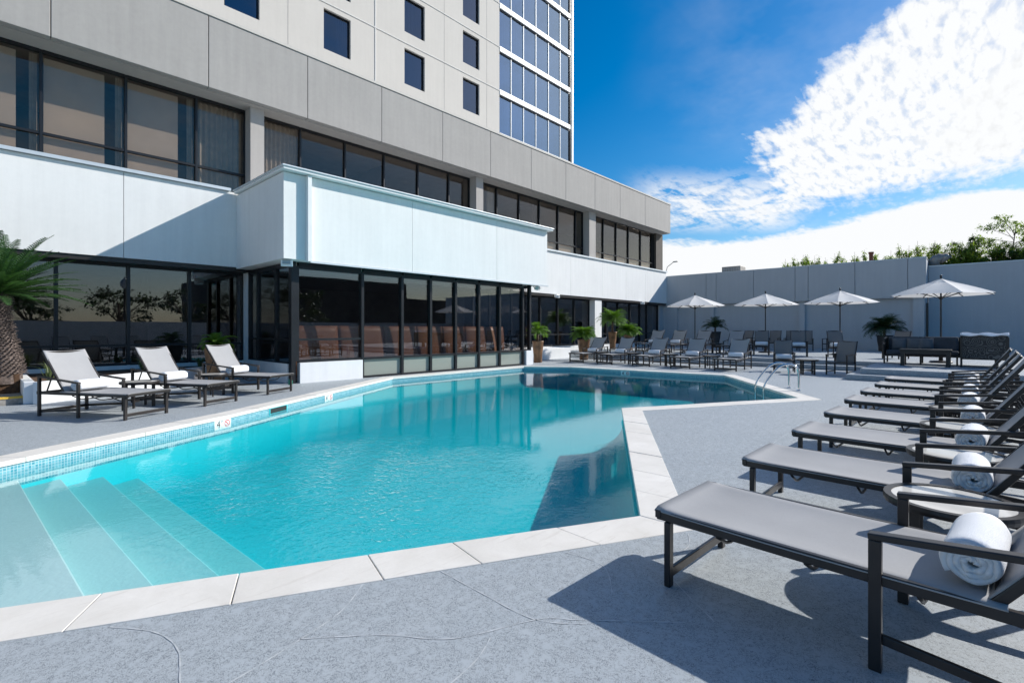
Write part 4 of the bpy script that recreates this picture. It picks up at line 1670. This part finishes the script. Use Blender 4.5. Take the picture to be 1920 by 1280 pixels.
def make_table(r=.30, h=.46):
    t_ = thing('side_table', 'table', 'side table')
    m_ = MB()
    m_.lathe([(r - .05, h - .04), (r, h - .04), (r + .004, h - .02), (r, h), (r - .035, h), (r - .036, h - .01), (r - .05, h - .01)], 48, cap=False)
    m_.build('rim', 'dark_metal', t_, smooth=False)
    m_ = MB()
    m_.lathe([(r - .036, h - .018), (r - .036, h - .005), (.0, h - .005)], 48, cap=False)
    m_.build('top', 'table_inset', t_)
    m_ = MB()
    m_.lathe([(0.0, h - .05), (r - .05, h - .05), (r - .05, h - .035)], 32, cap=False)
    m_.build('underside', 'dark_metal', t_)
    for k in range(4):
        a = k * math.pi / 2 + math.pi / 4
        m_ = MB()
        m_.box((r - .11, -.012, 0), (r - .055, .012, h - .05), Matrix.Rotation(a, 4, 'Z'))
        m_.build('leg', 'dark_metal', t_, bevel=.003)
    m_ = MB()
    for k in range(2):
        m_.box((-r + .11, -.010 + k * .002, .10 + k * .012), (r - .11, .010, .13 + k * .012), Matrix.Rotation(math.pi / 4 + k * math.pi / 2, 4, 'Z'))
    m_.build('stretcher', 'dark_metal', t_)
    return t_


TB = Proto(make_table())
G6 = 'round side tables between the loungers'
for i in range(7):
    xm = (xs8[i] + .70 + xs8[i + 1]) / 2 + .0
    lab = 'round cream topped side table nearest the camera between the first two right loungers' if i == 0 else \
        'round side table between the ' + ordw[i] + ' and ' + ordw[i + 1] + ' loungers of the right hand row'
    TB.at((xm + (.01 if i == 0 else 0), .08, 0), .3 * i, lab, G6)
TB.at((2.02, 11.05, 0), .2, 'round side table between the leftmost and middle left loungers', G6)
TB.at((3.38, 11.75, 0), .6, 'round side table between the middle and rightmost left loungers', G6)
for i, v in enumerate((11.41, 9.93, 8.38, 6.82)):
    TB.at((17.9, v, 0), .3 * i, ['leftmost', 'second from left', 'third from left', 'rightmost'][i] + ' side table in the front row across the pool', G6)
TB.at((17.55, 3.72, 0), .4, 'small side table between the two chairs at the foot of the steps', G6)
TB.at((23.0, 12.35, .30), .1, 'side table at the left end of the terrace row', G6)
TB.at((23.0, 8.55, .30), .5, 'side table between the third and rightmost terrace loungers', G6)
TB.at((22.4, 7.1, .30), .5, 'side table left of the three terrace chairs with towels', G6)


def make_umbrella():
    t_ = thing('patio_umbrella', 'umbrella', 'umbrella')
    rad, zt, zr = 1.40, 2.72, 2.22
    n = 8
    m_ = MB()
    nu, nv = 6, 7
    for k in range(n):
        a0, a1 = 2 * math.pi * k / n, 2 * math.pi * (k + 1) / n

        def pan(s, q):
            r = .10 + (rad - .10) * q
            d = Vector((math.cos(a0), math.sin(a0), 0)).lerp(Vector((math.cos(a1), math.sin(a1), 0)), s)
            bulge = math.sin(math.pi * s)
            z = zt - .03 - (zt - .03 - zr) * (q ** 1.08) - .05 * bulge * q * (1.15 - q) + .012 * math.sin(math.pi * q)
            r2 = r * (1 - .05 * bulge * q * q)
            return (d.x * r2, d.y * r2, z)
        m_.grid(pan, nu, nv)
    cp = m_.build('canopy', 'canvas', t_)
    m_ = MB()
    for k in range(n):
        a0, a1 = 2 * math.pi * k / n, 2 * math.pi * (k + 1) / n

        def cap(s, q):
            r = .02 + .34 * q
            d = Vector((math.cos(a0), math.sin(a0), 0)).lerp(Vector((math.cos(a1), math.sin(a1), 0)), s)
            return (d.x * r, d.y * r, zt + .035 - .135 * q - .02 * math.sin(math.pi * s) * q)
        m_.grid(cap, 4, 3)
    m_.build('vent', 'canvas', cp)
    m_ = MB()
    m_.tube([(0, 0, .02), (0, 0, zt + .05)], .024, 12)
    m_.build('pole', 'umbrella_pole', t_, smooth=True)
    m_ = MB()
    m_.lathe([(.02, zt + .02), (.035, zt + .05), (.02, zt + .08), (.034, zt + .11), (.028, zt + .15), (.004, zt + .17)], 12)
    m_.build('finial', 'umbrella_pole', t_, smooth=True)
    m_ = MB()
    m_.lathe([(.045, 2.08), (.05, 2.10), (.05, 2.16), (.03, 2.18)], 14)
    m_.build('hub', 'umbrella_pole', t_, smooth=True)
    for k in range(n):
        a = 2 * math.pi * k / n
        c, s = math.cos(a), math.sin(a)
        m_ = MB()
        m_.bar((.04 * c, .04 * s, zt - .05), (rad * .985 * c, rad * .985 * s, zr - .012), .018, .022)
        m_.bar((.05 * c, .05 * s, 2.12), (.62 * rad * c, .62 * rad * s, zt - .03 - (zt - .03 - zr) * .60), .014, .018)
        m_.build('rib', 'umbrella_pole', t_)
    m_ = MB()
    m_.lathe([(.30, 0), (.30, .04), (.27, .06), (.06, .075), (.05, .30), (.03, .31)], 28)
    m_.build('base', 'dark_metal', t_, smooth=False)
    return t_


UM = Proto(make_umbrella())
G7 = 'cream umbrellas on the terrace'
for x, y, z, rz, lab in ((23.93, 9.92, .30, .2, 'leftmost cream umbrella nearest the shaded corner'),
                         (25.08, 7.05, .30, .35, 'second cream umbrella from the left'),
                         (25.32, 4.14, .30, .1, 'third cream umbrella from the left'),
                         (21.55, .72, .30, .39, 'largest looking cream umbrella, at right behind the sofa')):
    UM.at((x, y, z), rz, lab, G7)

# sofa group
sf = thing('sectional_sofa', 'dark L shaped sofa with charcoal cushions on the terrace', 'sofa', (19.95, .2, .30))
m_ = MB()
m_.box((.05, -.75, .24), (.90, 1.85, .30))
m_.box((-.55, -.75, .24), (.06, -.02, .298))
m_.bar((.93, -.9, .55), (.93, 1.9, .55), .05, .60)
m_.build('frame', 'dark_metal', sf, bevel=.008)
m_ = MB()
m_.bar((.05, 1.88, .44), (.95, 1.88, .52), .05, .38)
m_.bar((.35, 1.885, .70), (.97, 1.885, .74), .048, .20)
m_.build('arm', 'dark_metal', sf, bevel=.01)
for x, y in ((.08, 1.86), (.90, 1.86), (.08, .95), (.9, .95), (.08, .1), (-.52, .0), (-.52, -.75), (.9, -.75), (.25, -.75)):
    m_ = MB()
    m_.bar((x, y, 0), (x, y, .24), .045, .045, (0, 1, 0))
    m_.build('leg', 'dark_metal', sf)
for y0, y1 in ((1.0, 1.82), (.06, .97), (-.72, .03)):
    m_ = MB()
    m_.box((.04 if y0 > -.5 else -.5, y0, .30), (.82, y1, .43))
    m_.build('seat_cushion', 'grey_cushion', sf, bevel=.035, seg=3)
    m_ = MB()
    m_.box((.0, y0 + .01, .0), (.20, y1 - .01, .46), Matrix.Translation((.62, 0, .42)) @ Matrix.Rotation(R(12), 4, 'Y'))
    m_.build('back_cushion', 'grey_cushion', sf, bevel=.06, seg=3)
m_ = MB()
m_.box((-.5, -.72, .30), (.5, -.58, .80))
m_.build('back_cushion', 'grey_cushion', sf, bevel=.05, seg=3)
m_ = MB()
m_.box((-.60, -.92, .26), (-.565, -.02, .86))
pnl = m_.build('scroll_panel', 'scroll_panel', sf)
m_ = MB()
for y in (-.94, .0):
    m_.bar((-.582, y, 0), (-.582, y, .90), .05, .05, (0, 1, 0))
m_.bar((-.582, -.95, .885), (-.582, .02, .885), .05, .04)
m_.bar((-.582, -.95, .25), (-.582, .02, .25), .05, .04)
m_.build('panel_frame', 'dark_metal', sf, bevel=.005)
m_ = MB()
m_.bar((-.58, -.96, .57), (.93, -.96, .57), .05, .60)
m_.build('side_back', 'dark_metal', sf, bevel=.01)
for i, (y, rx, lab) in enumerate(((1.52, 14, 'charcoal scatter cushion at the left end of the sofa'), (1.12, 10, 'charcoal scatter cushion second from the left end of the sofa'), (.84, 12, 'charcoal scatter cushion third from the left end of the sofa'))):
    m_ = MB()

    def pil(s, q, sg=1):
        x, z = (s - .5) * 2, (q - .5) * 2
        k = (1 - x * x) * (1 - z * z)
        return (.0, 0, 0)
    vs, fs = [], []
    N = 8
    for sgn in (-1, 1):
        o0 = len(vs)
        for jj in range(N + 1):
            for ii in range(N + 1):
                a, b = ii / N * 2 - 1, jj / N * 2 - 1
                th = .085 * ((1 - a ** 4) * (1 - b ** 4)) ** .6
                vs.append((sgn * th, a * .20 * (1 - .05 * (1 - b * b)), .20 + b * .20 * (1 - .05 * (1 - a * a))))
        for jj in range(N):
            for ii in range(N):
                q = (o0 + jj * (N + 1) + ii, o0 + jj * (N + 1) + ii + 1, o0 + (jj + 1) * (N + 1) + ii + 1, o0 + (jj + 1) * (N + 1) + ii)
                fs.append(q if sgn > 0 else q[::-1])
    m_.add(vs, fs)
    o = m_.build('scatter_cushion', 'light_cushion', smooth=True)
    o.location = (20.40 - .02 * i, .2 + y, .73)
    o.rotation_euler = (0, R(rx), R(8 * (i - 1)))
    tag(o, lab, 'cushion', 'scatter cushions on the sofa')
m_ = MB()
m_.grid(lambda s, q: (-.10 + s * .30 + .03 * math.sin(q * 9), q * 1.0, .05 * math.sin(math.pi * s) + .018 * math.sin(q * 14 + s * 3) + .02 * math.sin(s * 14)), 20, 30)
o = m_.build('draped_towel', 'terry', smooth=True, solid=.012)
o.location = (19.37, -.78, 1.215)
o.rotation_euler = (0, 0, R(-3))
tag(o, 'rumpled white towel draped along the top of the sofa end', 'towel')

ct = thing('coffee_table', 'low dark coffee table with thick square legs before the sofa', 'coffee table', (19.35, 1.0, .30))
m_ = MB()
m_.box((-.32, -.60, .44), (.32, .60, .50))
m_.build('top', 'dark_metal', ct, bevel=.008)
m_ = MB()
m_.box((-.29, -.57, .36), (.29, .57, .439))
m_.build('apron', 'dark_metal', ct)
for sx in (-1, 1):
    for sy in (-1, 1):
        m_ = MB()
        m_.bar((sx * .25, sy * .52, 0), (sx * .25, sy * .52, .36), .10, .10, (0, 1, 0))
        m_.build('leg', 'dark_metal', ct, bevel=.005)

# ladder rails
ld = thing('pool_ladder', 'chrome grab rails of the pool ladder at the right side of the pool', 'ladder')
rail_dir = Vector((4.07, 2.91, 0)).normalized()          # along the pool edge
out_dir = Vector((rail_dir.y, -rail_dir.x, 0))            # away from the water
c0 = Vector((12.62, 3.46, 0))
for s in (-.26, .26):
    b0 = c0 + rail_dir * s
    pts = []
    prof = [(-.22, -.75), (-.22, -.3), (-.21, .10), (-.10, .42), (.06, .70), (.16, .80), (.27, .85), (.39, .84), (.49, .76), (.53, .60), (.54, .3), (.54, .0)]
    for d, z in prof:
        pts.append(b0 + out_dir * d + Vector((0, 0, z * .70 if z > 0 else z)))
    # smooth
    sm = []
    for i in range(len(pts) - 1):
        p0, p1, p2, p3 = pts[max(i - 1, 0)], pts[i], pts[i + 1], pts[min(i + 2, len(pts) - 1)]
        for k in range(4):
            q = k / 4
            sm.append(.5 * ((2 * p1) + (p2 - p0) * q + (2 * p0 - 5 * p1 + 4 * p2 - p3) * q ** 2 + (3 * p1 - p0 - 3 * p2 + p3) * q ** 3))
    sm.append(pts[-1])
    m_ = MB()
    m_.tube(sm, .024, 12)
    rr = m_.build('rail', 'chrome', ld, smooth=True)
    m_ = MB()
    fl = b0 + out_dir * .54
    m_.lathe([(.055, 0.003), (.055, .012), (.03, .02)], 16, (fl.x, fl.y, 0))
    m_.build('flange', 'chrome', rr)
for z in (-.30, -.52):
    m_ = MB()
    p = c0 + out_dir * -.22
    m_.bar(p - rail_dir * .26 + Vector((0, 0, z)), p + rail_dir * .26 + Vector((0, 0, z)), .09, .03)
    m_.build('tread', 'chrome', ld)


# depth markers set in the waterline tiles, and the skimmer mouth
def marker(p, d, label, lit=True):
    """white tile with the depth and a no diving disc; d = direction along the wall as seen from the water"""
    d = Vector((d[0], d[1], 0)).normalized()
    nrm = d.cross(Vector((0, 0, 1))).normalized()      # towards the viewer in the water
    M = Matrix(((d.x, 0, nrm.x, p[0]), (d.y, 0, nrm.y, p[1]), (0, 1, 0, p[2]), (0, 0, 0, 1)))
    t_ = thing('depth_marker', label, 'depth marker', (0, 0, 0), 0, 'depth markers in the pool tiles')
    m_ = MB()
    m_.box((-.16, -.075, 0), (.16, .075, .008), M)
    m_.build('tile', 'marker_white', t_)
    text('4', .15, 'black_ink', 'numeral', t_, M @ Matrix.Translation((-.085, 0, .009)))
    text('FT', .045, 'black_ink', 'unit', t_, M @ Matrix.Translation((-.012, .035, .009)))
    m_ = MB()
    ring = MB()
    N = 24
    for r0, r1 in ((.040, .054),):
        vs = []
        for k in range(N):
            a = 2 * math.pi * k / N
            vs += [M @ Vector((.085 + r0 * math.cos(a), r0 * math.sin(a), .010)), M @ Vector((.085 + r1 * math.cos(a), r1 * math.sin(a), .010))]
        ring.add(vs, [(2 * k, 2 * k + 1, (2 * k + 3) % (2 * N), (2 * k + 2) % (2 * N)) for k in range(N)])
    q = [M @ Vector((.085 + x, y, .0105)) for x, y in ((-.036, .026), (-.026, .036), (.036, -.026), (.026, -.036))]
    ring.add(q, [(0, 1, 2, 3)])
    ring.build('no_diving_ring', 'red_ink', t_)
    m_ = MB()
    for x, y in ((-.02, .012), (-.004, .0), (.012, -.012)):
        m_.lathe([(.008, 0), (.008, .0005)], 8)
    m_ = MB()
    q = [M @ Vector((.085 + x, y, .0100)) for x, y in ((-.024, .006), (-.010, .016), (.016, -.004), (.010, -.014))]
    m_.add(q, [(0, 1, 2, 3)])
    m_.build('diver', 'black_ink', t_)


wl = Vector((8.175, 12.24, 0)) - Vector((2.83, 8.86, 0))
wd = wl.normalized()
wn = Vector((wd.y, -wd.x, 0))           # into the water
ld_ = (Vector((2.83, 8.86, 0)) - Vector((-2, 6.30, 0))).normalized()
ln_ = Vector((ld_.y, -ld_.x, 0))


def on_wall(a, d, s, z):
    q = Vector((a[0], a[1], 0)) + d * s
    return (q.x, q.y, z)


inn = offset(POOL, .02)
A9, A8, A7, A6, A5, A4 = inn[9], inn[8], inn[7], inn[6], inn[5], inn[4]
d98 = (Vector((*A8, 0)) - Vector((*A9, 0))).normalized()
d87 = (Vector((*A7, 0)) - Vector((*A8, 0))).normalized()
d54 = (Vector((*A4, 0)) - Vector((*A5, 0))).normalized()
L98 = (Vector((*A8, 0)) - Vector((*A9, 0))).length
marker(on_wall(A9, d98, L98 - .15, -.115), d98, 'white depth marker reading 4 with a no diving disc, near the left loungers')
marker(on_wall(A8, d87, 2.95, -.115), d87, 'smaller looking white depth marker by the pavilion base')
marker(on_wall(A5, d54, 2.2, -.115), d54, 'shaded depth marker on the far pool wall')
sk = thing('pool_skimmer', 'dark skimmer slot in the left waterline tiles', 'skimmer')
M = Matrix(((d87.x, 0, d87.cross(Vector((0, 0, 1))).x, 0), (d87.y, 0, d87.cross(Vector((0, 0, 1))).y, 0), (0, 1, 0, 0), (0, 0, 0, 1)))
p = on_wall(A8, d87, 1.22, -.105)
M.translation = Vector(p)
m_ = MB()
m_.box((-.24, -.04, .002), (.24, .05, .006), M)
m_.build('mouth', 'black_ink', sk)
m_ = MB()
for x0, x1, z0, z1 in ((-.26, .26, .05, .062), (-.26, .26, -.052, -.04), (-.26, -.24, -.04, .05), (.24, .26, -.04, .05)):
    m_.box((x0, z0, .001), (x1, z1, .012), M)
m_.build('frame', 'pool_plaster', sk)

# small green cap by the pavilion corner
gc = MB()
gc.lathe([(.05, 0), (.05, .10), (.035, .13), (.0, .135)], 12)
gc = gc.build('garden_tap_cover', 'green_plastic', smooth=True)
gc.location = (5.40, 12.62, 0)
tag(gc, 'small green plastic cap at the foot of the black pavilion corner post', 'pipe cap')

# ------------------------------------------------------------------ unseen surroundings added behind the camera to supply reflections in glass and water
nw = MB()
nw.box((-30, -9.2, 0), (33, -9.0, 1.9))  # wall added out of view to be mirrored in the windows
nw = nw.build('added_wall', 'grey_stucco')
tag(nw, 'long low grey wall added out of view behind the viewer for the window reflections', 'wall')
ob = thing('added_building', 'dark flat roofed building added beyond the low wall for the pavilion glass reflections', 'building', (34, -34, 0))
m_ = MB()
m_.box((-16, -8, 0), (4, 6, 7.2))
m_.box((4, -6, 0), (26, 3, 5.6))
m_.build('wall', 'dark_render', ob)  # unseen block added to darken the pavilion glass reflections
rnd = random.Random(77)


def added_tree(loc, h, r, seed, label):  # trees added out of view to fill the reflections
    rr = random.Random(seed)
    t_ = thing('tree', label, 'tree', loc, 0, 'trees added beyond the low wall for reflections')
    m_ = MB()
    m_.tube([(0, 0, 0), (.05, 0, h * .35), (0, .05, h * .7)], [.16, .12, .05], 8)
    lv = MB()
    for k in range(9):
        a = rr.uniform(0, 6.28)
        q = Vector((math.cos(a) * r * .6, math.sin(a) * r * .6, h * rr.uniform(.45, .9)))
        m_.tube([(0, 0, h * .4), q], [.06, .02], 5)
        leaf_cloud(lv, rr, q, (r * .55, r * .55, h * .16), 260, .26, .5)
    m_.build('trunk', 'tree_bark', t_, smooth=True)
    lv.build('crown', 'tree_leaf', t_)


added_tree((-9, -13, 0), 5.6, 2.8, 1, 'round dark tree added beyond the low wall, mirrored in the left windows')
added_tree((-3.5, -13.5, 0), 5.2, 2.6, 2, 'broad dark tree added beyond the low wall, mirrored behind the left loungers')
added_tree((2.5, -14, 0), 4.2, 2.0, 3, 'small dark tree added beyond the low wall, mirrored in the pavilion corner')
for q, (x, y, h, r, lab) in enumerate(((-16, -14, 5.8, 2.8, 'far left tree added beyond the low wall for reflections'), (7.5, -16, 4.8, 2.4, 'tree added just right of the small dark tree beyond the low wall'),
                                       (12.5, -17, 5.2, 2.5, 'tree added between the two lamp posts beyond the low wall'), (19, -17, 4.6, 2.3, 'tree added right of the lamp posts beyond the low wall'))):
    added_tree((x, y, 0), h, r, 20 + q, lab)
for x, y, lab in ((7.2, -12, 'left globe lamp post added to be mirrored in the pavilion glass'), (15.6, -13, 'right globe lamp post added to be mirrored in the pavilion glass')):
    t_ = thing('added_lamp_post', lab, 'lamp post', (x, y, 0), 0, 'lamp posts added beyond the low wall for reflections')  # posts added out of view to show in the pavilion glass
    m_ = MB()
    m_.tube([(0, 0, 0), (0, 0, .5), (0, 0, 4.3)], [.12, .07, .05], 10)
    m_.build('pole', 'dark_frame', t_)
    m_ = MB()
    m_.lathe([(.08, 4.3), (.22, 4.45), (.26, 4.65), (.18, 4.9), (.05, 5.05), (.01, 5.2)], 14)
    m_.build('lantern', 'lamp_glass', t_, smooth=True)
